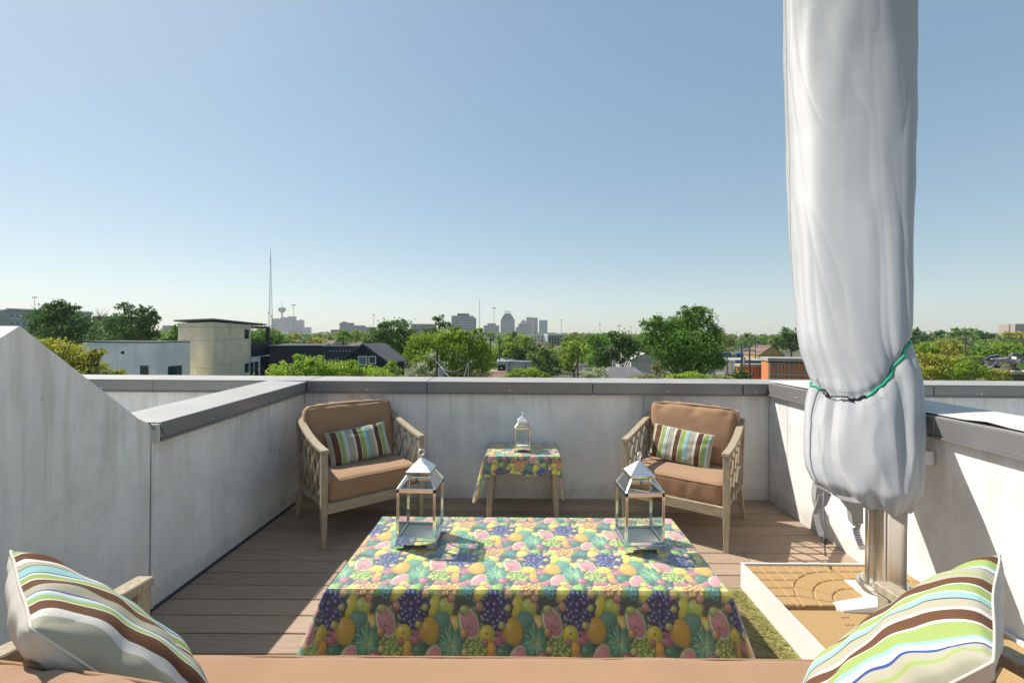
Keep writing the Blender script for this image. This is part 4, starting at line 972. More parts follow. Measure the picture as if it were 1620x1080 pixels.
# ---- buildings, near left
e = thing('white_building', 'low white stucco building with dark coping line beside the cream house', 'building')
f, zt = block(e, 130, 38, 247, 38, 541.5, 3.9, 'b_white')
f2 = Face(P2(247, 38), P2(300.5, 41.9)); zt2 = zt
f.raw(-.05, (f.q-f.p).length, zt, zt+.10, 'coping', 'b_char', e, .05, 3.8); f2.raw(0, (f2.q-f2.p).length, zt2, zt2+.09, 'coping', 'b_roofgrey', e, .05, .2)
f.rect(192, 555.5, 196.5, 559.5, 'vent', 'dark', e, .03); f.window(221, 576.5, 237.5, 597, e, 'b_glass', 'b_frame'); f2.window(265.5, 579.5, 287, 598, e, 'b_teal2', 'b_char')
for u in (185, 215): f.rect(u, 543, u+.35, 600, 'joint', 'b_conc', e, .004)
at_base(e, 215, 38)
e = thing('cream_house', 'three storey cream stucco house with thin dark sloping roof and balcony', 'house')
A, B_, C_ = P2(281.5, 46.5), P2(338, 42.5), P2(397, 50)
za, zb_, zc = zof(281.5, 511, 46.5), zof(338, 509, 42.5), zof(397, 513.5, 50)
D_ = A+(C_-B_)
MB().prism([(p.x, p.y) for p in (A, B_, C_, D_)], GZ, [za, zb_, zc, za+zc-zb_]).build('wall', 'b_cream', e)
fl_, fr_ = Face(A, B_), Face(B_, C_)
E_ = B_+(C_-B_)*1.50; over = (B_-C_).normalized()*.4; ov2 = (A-B_).normalized()*.45
def rp(p, k=0): return p
R0, R1, R2, R3 = A+ov2+over, B_+over-ov2*.6, E_-ov2*.6, E_+(A-B_)+ov2
zs = [zof(274.5, 508.5, 46.5), zof(338, 506.2, 42), zof(430, 514.5, 53.5), zof(430, 514.5, 53.5)-.1]
MB().prism([(p.x, p.y) for p in (R0, R1, R2, R3)], [z for z in zs], [z+.16 for z in zs]).build('roof', 'b_teal', e)
fr_.window(385.5, 519.5, 393.5, 537, e, 'b_teal2', 'b_cream'); fr_.window(385.5, 573.5, 393.5, 591, e, 'b_teal2', 'b_frame')
for v in (517, 537, 578): fl_.rect(283, v, 337.5, v+.6, 'joint', 'b_tan', e, .006); fr_.rect(338.5, v, 396, v+.6, 'joint', 'b_tan', e, .006)
fr_.rect(364, 510, 364.6, 600, 'joint', 'b_tan', e, .006)
fe = Face(C_, E_); Lc = (E_-C_).length
fe.rect(397, 543.5, 426, 564, 'balcony_front', 'b_navy', e, .1, .2)
fe.rect(412, 564.2, 426, 602, 'wall', 'b_navy', e, .05, 3); fe.rect(395.5, 564.2, 411.8, 602, 'siding', 'b_frame', e, .0, 3)
fe.rect(396.2, 573, 400.5, 600, 'door', 'b_glass', e, .05); fe.rect(402.5, 572, 408, 600, 'door', 'b_glass', e, .05)
fe.rect(423.2, 517, 425.8, 543.5, 'post', 'b_char', e, .1, .15); fe.rect(398, 515.5, 426, 519, 'beam', 'b_char', e, .1, .15)
for k in range(6): fe.rect(399+k*4.2, 538.5, 399.4+k*4.2, 543.5, 'baluster', 'b_char', e, .1, -.06)
fe.rect(397.5, 538, 424, 538.6, 'railing', 'b_char', e, .1, -.06)
at_base(e, 338, 44)
e = thing('charcoal_building', 'long low charcoal metal clad building with a row of small wall lights', 'building')
f, zt = block(e, 427, 54, 511, 56, 547, 12, 'b_char'); f2, z2 = block(e, 511.5, 53, 562, 53, 547.5, 3, 'b_char')
f.raw(-.1, (f.q-f.p).length, zt, zt+.12, 'coping', 'b_galv', e, .08, .3); f2.raw(-.1, (f2.q-f2.p).length, z2, z2+.12, 'coping', 'b_galv', e, .08, .3)
for k in range(26): f.raw(.25+k*.26, .28+k*.26, zt-3.4, zt-.02, 'seam', 'b_char', e, .04)
for k in range(7): f2.rect(521.5+k*5.3, 554.3, 523+k*5.3, 555.6, 'wall_light', 'b_frame', e, .08)
at_base(e, 500, 55)
e = thing('gabled_house', 'small dark blue board clad house with grey shingle gable roof', 'house')
A, B_ = P2(549, 47), P2(613, 47.5); pk = P2(577.5, 47.2); zr = zof(577.5, 545, 47.2); zl = zof(549, 565, 47); zq = zof(613, 571, 47.5); back = Vector((.97, 3.2, 0))
m_ = MB(); pts = [(A.x, A.y, GZ), (B_.x, B_.y, GZ), (B_.x, B_.y, zq), (pk.x, pk.y, zr-.12), (A.x, A.y, zl)]
m_.add([Vector(p) for p in pts]+[Vector(p)+back for p in pts], [(0,1,2,3,4), (9,8,7,6,5)]+[(i, (i+1) % 5, 5+(i+1) % 5, 5+i) for i in range(5)]); m_.build('wall', 'b_navy', e)
for a, za_, s_ in ((A, zl, -1), (B_, zq, 1)):
    dn = (Vector((a.x, a.y, za_))-Vector((pk.x, pk.y, zr))).normalized(); lo_ = Vector((a.x, a.y, za_))+dn*.45+Vector((0,0,.05)); hi_ = Vector((pk.x, pk.y, zr)); fw = -back.normalized()*.35
    m_ = MB(); q4 = [hi_+fw, lo_+fw, lo_+back*1.03, hi_+back*1.03]; m_.add([q_+Vector((0,0,.14)) for q_ in q4]+q4, [(0,1,2,3),(7,6,5,4)]+[(i, 4+i, 4+(i+1) % 4, (i+1) % 4) for i in range(4)])
    m_.build('roof', 'b_roofgrey', e); m_ = MB(); m_.bar(hi_+fw*1.05+Vector((0,0,.0)), lo_+fw*1.05+Vector((0,0,.0)), .05, .2); m_.build('fascia', 'b_char', e)
f = Face(A, B_); f.window(566.5, 563, 581, 577.5, e, 'b_glassblue'); f.window(583.3, 563, 595, 575.5, e, 'b_teal2')
for k in range(14): f.rect(556+k*4, 568 if k < 12 else 575, 556.4+k*4, 600, 'batten', 'b_navy', e, .035)
fs = Face(B_, B_+back); fs.rect(618, 580, 624, 592, 'condenser', 'b_frame', e, .5)
at_base(e, 580, 49)
# far-left apartment block
e = thing('apartment_block', 'long pale green grey apartment block behind the dark trees at far left', 'building')
f, zt = block(e, -330, 150, 12, 160, 488, 16, 'b_apart'); f2, z2 = block(e, 12, 159, 145, 185, 489.5, 16, 'b_apart')
f.raw(0, (f.q-f.p).length, zt, zt+.5, 'cornice', 'b_frame', e, .5, 1); f2.raw(0, (f2.q-f2.p).length, z2, z2+.5, 'cornice', 'b_frame', e, .5, 1)
for r_ in range(3):
    for k in range(9): 
        f.window(-60+k*9, 494+r_*13, -54+k*9, 501+r_*13, e, 'b_glassblue', out=.1)
    for k in range(12): f2.window(15+k*9.6, 495+r_*13, 21.5+k*9.6, 501.5+r_*13, e, 'b_glassblue', out=.1)
    f2.rect(13, 503.5+r_*13, 144, 504.4+r_*13, 'band', 'b_frame', e, .12)
at_base(e, 60, 165)
e = thing('grey_office', 'flat grey roofline building between the two dark pecan crowns', 'building'); block(e, 146, 260, 182, 262, 500, 30, 'b_sky2'); at_base(e, 160, 260)
# ---- mid distance
def lowhouse(label, u0, u1, vr, ve, D, mw, mr, name='house', depth=9, hip=False, cat='house', ridge_along=True, chim=False):
    e = thing(name, label, cat); p, q = P2(u0, D), P2(u1, D); zr, ze = zof((u0+u1)/2, vr, D+depth/2), zof(u0, ve, D)
    MB().b2((p.x+.3, D+.3, GZ), (q.x-.3, D+depth-.3, ze)).build('wall', mw, e)
    if ridge_along:
        i = (q.x-p.x)*.18 if hip else 0
        V = [(p.x, D, ze), (q.x, D, ze), (q.x, D+depth, ze), (p.x, D+depth, ze), (p.x+i, D+depth/2, zr), (q.x-i, D+depth/2, zr)]
        MB().add(V, [(0,1,5,4),(2,3,4,5),(1,2,5),(3,0,4),(0,3,2,1)]).build('roof', mr, e)
    else:
        c = (p.x+q.x)/2; V = [(p.x, D, ze), (q.x, D, ze), (q.x, D+depth, ze), (p.x, D+depth, ze), (c, D, zr), (c, D+depth, zr)]
        MB().add(V, [(1,2,5,4),(3,0,4,5),(0,3,2,1)]).build('roof', mr, e); MB().add([(p.x+.3, D+.2, ze+.002), (q.x-.3, D+.2, ze+.002), (c, D+.2, zr-.15)], [(0,1,2)]).build('gable', mw, e)
    if chim: MB().b2((p.x+1, D+2, ze), (p.x+1.8, D+2.8, zr+.8)).build('chimney', 'b_brown', e)
    return at_base(e, (u0+u1)/2, D)
lowhouse('brown low roofed house just right of the cream house balcony', 436, 470, 537.5, 545, 150, 'b_tan', 'b_roofbrown', hip=True, depth=16)
lowhouse('pinkish brown roofed house between the bushes and the skyline hotel towers', 486, 526, 537, 544, 170, 'b_tan', 'b_roofbrown', hip=True, depth=16)
lowhouse('brown roofed house behind the palm tree', 556, 592, 541, 546, 190, 'b_pale', 'b_roofbrown', depth=14)
e = lowhouse('grey metal warehouse with open dark bay in the middle of the trees', 786, 851, 565, 571.5, 118, 'b_metal', 'b_galv', name='warehouse', depth=18, cat='warehouse')
f = Face(P2(786, 118.2), P2(851, 118.2))
for nm, r4, mt in (('bay_opening', (788, 577, 799, 592), 'dark'), ('wall_section', (800, 573.5, 804.5, 592), 'b_pale'), ('downpipe', (806, 572, 806.8, 592), 'b_char'), ('downpipe', (831, 572, 831.8, 592), 'b_char'), ('bay_opening', (842, 577, 849, 592), 'dark')):
    o = f.rect(*r4, nm, mt, None, .12); o.location = -e.location; o.parent = e
lowhouse('rust brown shingled roof just above the parapet below the large bright tree', 741, 800, 586, 602, 60, 'b_tan', 'b_brown', depth=12)
lowhouse('white cottage with pale grey shingle roof beside the utility pole', 962, 1030, 580, 601, 60, 'b_white', 'b_roofgrey', depth=9, hip=True)
lowhouse('cream metal roofed shed with a gable left of the tallest tree', 997, 1046, 556, 569, 92, 'b_pale', 'b_pale', depth=16, ridge_along=False, name='shed', cat='shed')
lowhouse('small yellow gabled house by the colourful panels past the car park', 1200, 1243, 546, 562, 165, 'b_house', 'b_roofbrown', depth=12, ridge_along=False)
lowhouse('tiny white roofed shop behind the blossom end of the car park', 1100, 1132, 556, 562, 190, 'b_white', 'b_white', depth=12, name='shop', cat='shop')
e = thing('dark_shed', 'long flat dark roofed shed at the edge of the pale car park', 'shed'); f, zt = block(e, 1163, 118, 1218, 118, 571, 12, 'b_roofgrey'); f.raw(0, (f.q-f.p).length, zt, zt+.3, 'roof', 'b_galv', e, .3, 12.2); at_base(e, 1190, 118)
e = thing('brick_building', 'orange brick two storey block with concrete bands near the umbrella', 'building')
f, zt = block(e, 1216, 74, 1310, 72, 571, 4, 'b_brick'); f2, z2 = block(e, 1171, 80, 1216.5, 80, 580, 1.5, 'b_brick')
f.raw(-.2, (f.q-f.p).length, zt, zt+.55, 'roof_edge', 'b_conc', e, .4, 4.3); f2.raw(-.2, (f2.q-f2.p).length, z2, z2+.5, 'roof_edge', 'b_conc', e, .35, 1.7)
for u in (1217, 1229, 1247, 1262, 1272): f.rect(u, 573, u+1.6, 604, 'column', 'b_conc', e, .2)
f.rect(1216, 590.5, 1310, 593, 'band', 'b_conc', e, .25); f.rect(1216, 571.5, 1310, 573.5, 'band', 'b_char', e, .1)
for u in (1223.5, 1237.5, 1251, 1281): f.window(u, 574.5, u+3.2, 586, e, 'b_glass', 'b_frame', .1); f.window(u, 597, u+3.2, 606, e, 'b_glass', 'b_frame', .1)
for u in (1190, 1200, 1207): f2.window(u, 585, u+2.8, 596, e, 'b_glass', 'b_frame', .1)
at_base(e, 1230, 75)
for u0, u1, vt, mt, lb in ((1146,1157,558,'b_blue','blue shipping container at the left end of the colourful row'), (1157.5,1166,559,'b_yellow','yellow green painted panel in the colourful row'), (1166.5,1186,558.5,'b_blue','wide blue container right of the yellow panel'), (1209,1216,560,'b_green','green painted container in front of the yellow house')):
    e = thing('container', lb, 'container'); f, zt = block(e, u0, 186, u1, 186, vt, 4, mt, name='body'); f.rect(u0+.8, vt+1.2, (u0+u1)/2-.3, vt+6, 'door', mt, e, .15); f.rect((u0+u1)/2+.3, vt+1.2, u1-.8, vt+6, 'door', mt, e, .15); at_base(e, u0, 186)
for u0, u1, vt, mt, lb in ((888,893,549,'b_cyan','turquoise shade canopy below the white apartment building'), (893.5,898,549.5,'b_orange2','small orange shade canopy next to the turquoise one')):
    e = thing('canopy', lb, 'canopy'); p, q_ = P2(u0, 300), P2(u1, 300); z_ = zof(u0, vt, 300)
    MB().b2((p.x, 300, z_-.8), (q_.x, 303, z_)).build('shade', mt, e)
    for x in (p.x+.1, q_.x-.1): MB().b2((x-.1, 300.2, GZ), (x+.1, 300.4, z_-.8)).build('post', 'b_galv', e)
    at_base(e, u0, 300)
e = thing('white_apartments', 'long white four storey apartment building under the downtown towers', 'building')
f, zt = block(e, 826, 400, 868, 400, 527.5, 20, 'b_frame'); f2, z2 = block(e, 866, 396, 895, 410, 528, 20, 'b_frame')
for r_ in range(3):
    for k in range(5): f.window(841+k*5.2, 531.5+r_*5, 843.4+k*5.2, 534.6+r_*5, e, 'b_glass', 'b_char', .2)
    for k in range(6): f2.window(868.5+k*4.4, 530.5+r_*5, 871.2+k*4.4, 534+r_*5, e, 'b_glass', 'b_char', .3); 
    f2.rect(867, 534.8+r_*5, 894, 535.4+r_*5, 'balcony_edge', 'b_char', e, 1.2)
at_base(e, 860, 400)
for u0, u1, vt, D, mt, nm, lb in ((745,822,533,520,'b_frame','warehouse','long low white warehouse at the foot of the dark office block'),(903,955,531.5,650,'b_sky4','office_building','long grey low rise behind the trees right of the white apartments'),(895,904,531,640,'b_red','brick_building','low dark red brick block beside the small red tower'),(907,914,526,700,'b_red','red_tower','small square red tower on the horizon right of downtown'),
    (257,272,515.5,1400,'b_sky4','distant_tower','lone pale slab tower seen just left of the cream house'),(523,537,522,1700,'b_sky1','distant_block','small grey block left of the blue glass office'),
    (579,588,518,1700,'b_sky2','distant_block','narrow dark block at the left edge of the big pecan tree'),(650,686,513,1200,'b_sky3','office_block','wide tan office block between two tree crowns'),(816,822,518,2700,'b_sky2','distant_block','short dark block between the crowned tower and the domed tower'),
    (1452,1466,525,800,'b_frame','white_roof','faint white roof on the horizon right of the umbrella'),(-60,10,524,700,'b_sky1','distant_block','distant block at the far left horizon'),(866,880,527,900,'b_sky4','distant_block','pale block behind the white apartments')):
    e = thing(nm, lb, 'building'); f, zt = block(e, u0, D, u1, D, vt, D*.02+8, mt); f.raw(.5, (f.q-f.p).length-.5, zt, zt+D*.0012, 'parapet', 'b_sky2', e, -.5, 5)
    k = 0
    if D > 600:
        H = zt-GZ; nb = 4
        for b_ in range(nb): f.raw(1, (f.q-f.p).length-1, zt-(b_+.75)*3.6*max(1, D/900), zt-(b_+.35)*3.6*max(1, D/900), 'window_band', 'b_glass', e, .3)
    at_base(e, (u0+u1)/2, D)
e = thing('hotel_tower', 'tan brick tower block on the horizon at far right', 'building')
f, zt = block(e, 1596, 900, 1606, 900, 512.5, 20, 'b_tan'); f2, z2 = block(e, 1606, 890, 1640, 890, 512, 20, 'b_tan')
for ff, a, b_ in ((f, 1597, 1605), (f2, 1607, 1639)):
    for r_ in range(4):
        k = a+.6
        while k < b_: ff.rect(k, 515+r_*3, k+1.2, 516.6+r_*3, 'window', 'b_glass', e, .4); k += 3
at_base(e, 1600, 900)
# ---- downtown
def tower(name, label, u0, u1, vt, D, mt, floors=9, mb_='b_glass', parts=()):
    e = thing(name, label, 'tower'); f, zt = block(e, u0, D, u1, D, vt, (u1-u0)*D/F*.6, mt); L = (f.q-f.p).length; H = zt-zof(u0, 533, D)
    for k in range(floors): z = zt-H*(k+.7)/floors; f.raw(L*.06, L*.94, z-H*.22/floors, z+H*.16/floors, 'window_band', mb_, e, 1.5)
    for (a, b_, v, mm) in parts: block(e, a, D+3, b_, D+3, v, 20, mm, name='roof_block')
    return at_base(e, (u0+u1)/2, D), f
tower('skyline_hotel', 'leftmost tall block of the hotel cluster below the observation tower', 429.5, 443.5, 503.5, 3150, 'b_sky3')
tower('skyline_hotel', 'widest hotel block directly below the observation tower', 443.8, 455.5, 501.5, 3250, 'b_sky3')
tower('skyline_hotel', 'dark topped hotel block beside the tall floodlight mast', 456, 465.8, 500.2, 3150, 'b_sky1')
tower('skyline_hotel', 'mid height hotel block right of the tall floodlight mast', 466.1, 478, 506.5, 3200, 'b_sky3', parts=[(473, 477.5, 505.5, 'b_sky2')])
tower('skyline_hotel', 'lowest hotel block at the right end of the cluster', 478.4, 489.5, 517.5, 3180, 'b_sky3', 5)
e = thing('observation_tower', 'slender concrete observation tower with a round top house and spire', 'tower')
p = P2(446, 3300); z_ = lambda v: zof(446, v, 3300)
MB().tube([(p.x, p.y, GZ), (p.x, p.y, z_(494))], 7, 12, r1=5.5).build('shaft', 'b_conc', e)
rr_ = 3300/F
m_ = MB(); prof_ = [(1.5, 494.6), (4.6, 492.5), (5.6, 490.5), (5.6, 488), (4.6, 486.8), (3.2, 486.2), (1.2, 485.6)]; vs = []; nn = 20
for r_, v in prof_: vs += [(p.x+r_*rr_*math.cos(2*math.pi*k/nn), p.y+r_*rr_*math.sin(2*math.pi*k/nn), z_(v)) for k in range(nn)]
m_.add(vs, [tuple(range(nn))[::-1], tuple((len(prof_)-1)*nn+k for k in range(nn))]+[(i*nn+k, i*nn+(k+1) % nn, (i+1)*nn+(k+1) % nn, (i+1)*nn+k) for i in range(len(prof_)-1) for k in range(nn)]); m_.build('top_house', 'b_sky2', e)
MB().tube([(p.x, p.y, z_(485.6)), (p.x, p.y, z_(477))], 2.4, 6, r1=1.4).build('spire', 'b_galv', e); at_base(e, 446, 3300)
tower('office_tower', 'stepped grey and blue glass office building behind the palm', 537, 556, 510.3, 1800, 'b_sky1', 7, 'b_glassblue', [(541, 545, 508.6, 'b_sky2')])
tower('office_tower', 'lower blue glass wing beside the stepped office building', 556.3, 575, 514.5, 1780, 'b_sky1', 6, 'b_glassblue')
e, f = tower('bank_tower', 'white office tower with broad blue glass upper band above the bright tree', 714, 748, 499.2, 1400, 'b_sky4', 8, 'b_glassblue', [(723, 741, 495.6, 'b_sky2')])
tower('bank_tower', 'narrow side wing of the white office tower', 748.3, 753, 502.8, 1405, 'b_sky4', 8, 'b_glassblue')
tower('office_tower', 'plain dark square office tower under the tall floodlight mast', 765, 789, 514.5, 2600, 'b_sky2', 6, parts=[(771, 784, 511.2, 'b_sky2')])
e, f = tower('crowned_tower', 'tallest downtown tower with stepped shoulders and open crown', 792, 814, 505, 2700, 'b_sky1', 9, parts=[(793.5, 812.5, 502, 'b_sky1'), (795, 811, 499.5, 'b_sky1'), (796.5, 809.5, 497.5, 'b_sky1'), (798, 808, 495.5, 'b_sky1')])
for u in (798.5, 801.5, 804.5, 807): 
    o = Face(P2(798, 2703), P2(808, 2703)).rect(u, 492.8, u+.7, 495.6, 'crown_post', 'b_frame', None, 0, 5); o.location = -e.location; o.parent = e
o = Face(P2(798, 2703), P2(808, 2703)).rect(798.2, 492, 807.9, 493, 'crown_rim', 'b_sky2', None, 0, 5); o.location = -e.location; o.parent = e
e, f = tower('domed_tower', 'tan tower with a pointed glass dome beside the tallest tower', 820, 837.5, 512, 2500, 'b_sky3', 6)
p0, p1 = P2(822.5, 2510), P2(834.5, 2510); zb_ = zof(828, 512, 2510); c_ = (p0.x+p1.x)/2
mm_ = MB().add([(p0.x, 2505, zb_), (p1.x, 2505, zb_), (p1.x, 2545, zb_), (p0.x, 2545, zb_), (c_-12, 2518, zof(828, 507.6, 2510)), (c_+12, 2518, zof(828, 507.6, 2510)), (c_+12, 2532, zof(828, 507.6, 2510)), (c_-12, 2532, zof(828, 507.6, 2510)), (c_, 2525, zof(828, 505, 2510))], [(0,1,5,4),(1,2,6,5),(2,3,7,6),(3,0,4,7),(4,5,8),(5,6,8),(6,7,8),(7,4,8)]).build('dome', 'b_sky1', None); mm_.location = -e.location; mm_.parent = e
tower('white_tower', 'pale ribbed tower immediately right of the domed tower', 832.5, 843.5, 501.5, 2800, 'b_sky4', 10)
tower('slab_tower', 'dark slab joined to the right side of the pale ribbed tower', 843.8, 850.5, 502.3, 2790, 'b_sky2', 8)
tower('glass_tower', 'blue glass tower at the right end of downtown', 853, 866, 506.2, 2600, 'b_glassblue', 0)
# ---- masts and poles
e = thing('lattice_mast', 'very tall red and white triangular lattice radio mast above the cream house', 'mast')
D = 480; p = P2(427.2, D); zt_ = zof(427, 392, D); z0_ = GZ; Hm = zt_-z0_
for k in range(3):
    a = k*2*math.pi/3+.5; ro = 3.0
    MB().tube([(p.x+ro*math.cos(a), p.y+ro*math.sin(a), z0_), (p.x+.45*math.cos(a), p.y+.45*math.sin(a), z0_+Hm*.86)], .22, 5, r1=.12).build('leg', 'b_galv', e)
mb1 = MB(); N_ = 34
for i in range(N_):
    f0, f1 = i/N_, (i+1)/N_
    for k in range(3):
        a, b_ = k*2*math.pi/3+.5, (k+1)*2*math.pi/3+.5
        r0, r1_ = 3.0-(2.55)*f0, 3.0-2.55*f1
        P_ = lambda ang_, r_, f_: (p.x+r_*math.cos(ang_), p.y+r_*math.sin(ang_), z0_+Hm*.86*f_)
        mb1.tube([P_(a, r0, f0), P_(b_, r1_, f1)], .07, 4); mb1.tube([P_(b_, r0, f0), P_(a, r1_, f1)], .07, 4); mb1.tube([P_(a, r1_, f1), P_(b_, r1_, f1)], .07, 4)
o = mb1.build('bracing', 'b_galv', e); o['kind'] = 'stuff'
MB().tube([(p.x, p.y, z0_+Hm*.85), (p.x, p.y, zt_)], .28, 6, r1=.12).build('antenna', 'b_red', e)
for f_, s_ in ((.27, 1.6), (.30, -1.6), (.88, 0)): MB().box((p.x+s_, p.y, z0_+Hm*f_), (.9, .9, 1.6)).build('antenna_drum', 'b_conc', e)
at_base(e, 427.2, D)
e = thing('lattice_mast', 'thin pale radio mast between the white tower and the dark office block', 'mast'); p = P2(758.3, 1500)
for k in range(3):
    a = k*2.1; MB().tube([(p.x+2*math.cos(a), p.y+2*math.sin(a), GZ), (p.x+.6*math.cos(a), p.y+.6*math.sin(a), zof(758, 474, 1500))], .5, 4, r1=.35).build('leg', 'b_galv', e)
MB().tube([(p.x-2, p.y, zof(758, 507, 1500)), (p.x+2.6, p.y, zof(758, 507, 1500))], .9, 6).build('dish', 'b_frame', e); at_base(e, 758, 1500)
for u, v, D, hd, lb in ((54.5, 470.5, 260, 3.4, 'double headed light mast over the far left apartment block'), (464.3, 482.5, 900, 3, 'highway light mast in front of the hotel cluster'), (591, 498.5, 700, 1.6, 'highway light mast at the left of the large pecan crown'), (781.5, 487.5, 800, 2.6, 'highway light mast left of the tallest downtown tower'), (888, 507, 700, 1.5, 'highway light mast above the white apartment building'), (949, 512, 600, 1.3, 'highway light mast above the dark round tree'), (998.5, 517, 600, 1.2, 'short highway light mast left of the tallest tree'), (1015.3, 510.5, 600, .6, 'thin bare mast left of the tallest tree'), (979.5, 515.5, 500, 2.6, 'stubby stadium floodlight standing over the trees'), (1165.5, 526, 500, .8, 'faint thin mast right of the tallest tree')):
    e = thing('light_mast', lb, 'light mast', 'tall light masts on the skyline'); p = P2(u, D); zt_ = zof(u, v, D); px_ = D/F
    MB().tube([(p.x, p.y, GZ), (p.x, p.y, zt_)], .42*px_, 6, r1=.28*px_).build('pole', 'b_galv', e)
    MB().box((p.x, p.y, zt_+.4*px_), (2*hd*px_, 1.2*px_, .9*px_)).build('lamp_head', 'b_char', e)
    if hd > 2:
        for s_ in (-1, 1): MB().box((p.x+s_*hd*px_*.8, p.y-.5*px_, zt_+.0*px_), (.9*px_, .9*px_, 1.5*px_)).build('floodlight', 'b_char', e)
    at_base(e, u, D)
poles = {}
def upole(key, u, vt, D, lb, arms=1, trans=True, steel=False):
    e = thing('utility_pole', lb, 'utility pole', 'wooden utility poles'); p = P2(u, D); zt_ = zof(u, vt, D)
    MB().tube([(p.x, p.y, GZ), (p.x, p.y, zt_)], .15, 8, r1=.11).build('pole', 'b_galv' if steel else 'b_wood', e)
    for k in range(arms): MB().box((p.x, p.y-.14, zt_-.35-k*1.1), (1.7, .1, .12)).build('crossarm', 'b_wood', e)
    for k in range(arms):
        for s_ in (-.8, -.35, .35, .8): MB().tube([(p.x+s_, p.y-.14, zt_-.28-k*1.1), (p.x+s_, p.y-.14, zt_-.14-k*1.1)], .045, 6).build('insulator', 'b_frame', e)
    if trans: MB().tube([(p.x+.34, p.y-.1, zt_-2.9), (p.x+.34, p.y-.1, zt_-1.9)], .24, 10).build('transformer', 'b_galv', e)
    poles[key] = (p.x, p.y, zt_); at_base(e, u, D); return e
upole('a', 914.5, 553.5, 62, 'utility pole with grey transformer rising above the middle of the parapet', arms=0)
upole('b', 944.5, 542, 75, 'short topped utility pole between the round dark trees', trans=False, arms=0)
upole('c', 967, 549.5, 66, 'utility pole beside the white cottage', trans=True)
upole('d', 1173.5, 546, 70, 'left one of two dark utility poles by the brick building')
upole('e', 1186, 550, 64, 'right one of two dark utility poles by the brick building', trans=False)
upole('f', 1195.5, 532, 130, 'utility pole in front of the yellow house')
upole('g', 1153.5, 537, 130, 'utility pole at the edge of the tallest tree', trans=False)
upole('h', 1527.5, 533, 88, 'double crossarm utility pole among the olive trees at right', arms=2, trans=False)
upole('i', 692, 549.5, 42, 'utility pole with meter box in front of the pale blossoming tree', trans=True, arms=0)
# service masts with hanging cable
e = thing('service_mast', 'steel service mast with a leaning brace below the large bright tree', 'mast'); p = P2(741.5, 36); p2_ = P2(733, 35.5)
MB().tube([(p.x, p.y, GZ), (p.x, p.y, zof(741.5, 572, 36))], .035, 6).build('pipe', 'b_galv', e); MB().tube([(p2_.x, p2_.y, zof(733, 601, 35.5)), (p.x, p.y, zof(741.5, 572, 36))], .03, 6).build('brace', 'b_wirep', e); at_base(e, 741, 36)
def wire(pts, r, lb, sag=0, m='b_wire', grp='overhead power lines', n=14):
    a, b_ = Vector(pts[0]), Vector(pts[1]); P = [a.lerp(b_, k/n)-Vector((0, 0, sag*4*(k/n)*(1-k/n))) for k in range(n+1)]
    o = MB().tube(P, r, 5).build('power_line', m); o['label'] = lb; o['category'] = 'cable'; o['group'] = grp
wire([W(690, 571, 41), W(741.5, 573, 36)], .018, 'thick sagging grey cable below the large bright tree', .85, 'b_wirep')
wire([W(690, 571, 41), W(712, 598, 30)], .02, 'straight stay cable running down left below the large bright tree', .0, 'b_wirep')
wire([W(699, 589, 40), W(914, 590, 62)], .022, 'low pale service line crossing just above the parapet', .05, 'b_wirep')
wire([W(967, 574, 66), W(1062, 601, 40)], .02, 'pale guy wire running down right from the pole by the cottage', .1, 'b_wirep')
def line(a, b_, lb, dx_=0, dz_=0, sag=.5, r=.028):
    pa, pb = Vector(poles[a])+Vector((dx_, 0, dz_)), Vector(poles[b_])+Vector((dx_, 0, dz_)); wire([pa, pb], r, lb, sag)
wire([W(1141, 545, 130), W(1262, 541, 140)], .05, 'upper power line above the yellow house', .3, 'b_wirep'); wire([W(1141, 549, 130), W(1262, 545, 138)], .05, 'second power line above the yellow house', .3)
wire([W(1145, 553, 120), W(1262, 556, 128)], .045, 'lowest power line across the yellow house', .3)
wire([W(1020, 566, 52), W(1172, 562, 70)], .022, 'power line passing before the tallest tree', .3); wire([W(1020, 573, 52), W(1172, 570, 70)], .022, 'lower power line passing before the tallest tree', .3)
wire([W(1440, 530.5, 85), W(1640, 531, 92)], .04, 'top power line over the olive trees at right', .2, 'b_wirep'); wire([W(1440, 538.5, 84), W(1640, 536, 92)], .036, 'middle power line over the olive trees at right', .3, 'b_wirep')
wire([W(1527, 548, 88), W(1640, 540, 70)], .034, 'power line climbing right from the double crossarm pole', .5); wire([W(1560, 566, 70), W(1640, 569, 72)], .03, 'low power line at the right edge', .1, 'b_wirep'); wire([W(1560, 571, 70), W(1640, 573, 72)], .03, 'lowest power line at the right edge', .1, 'b_wirep')
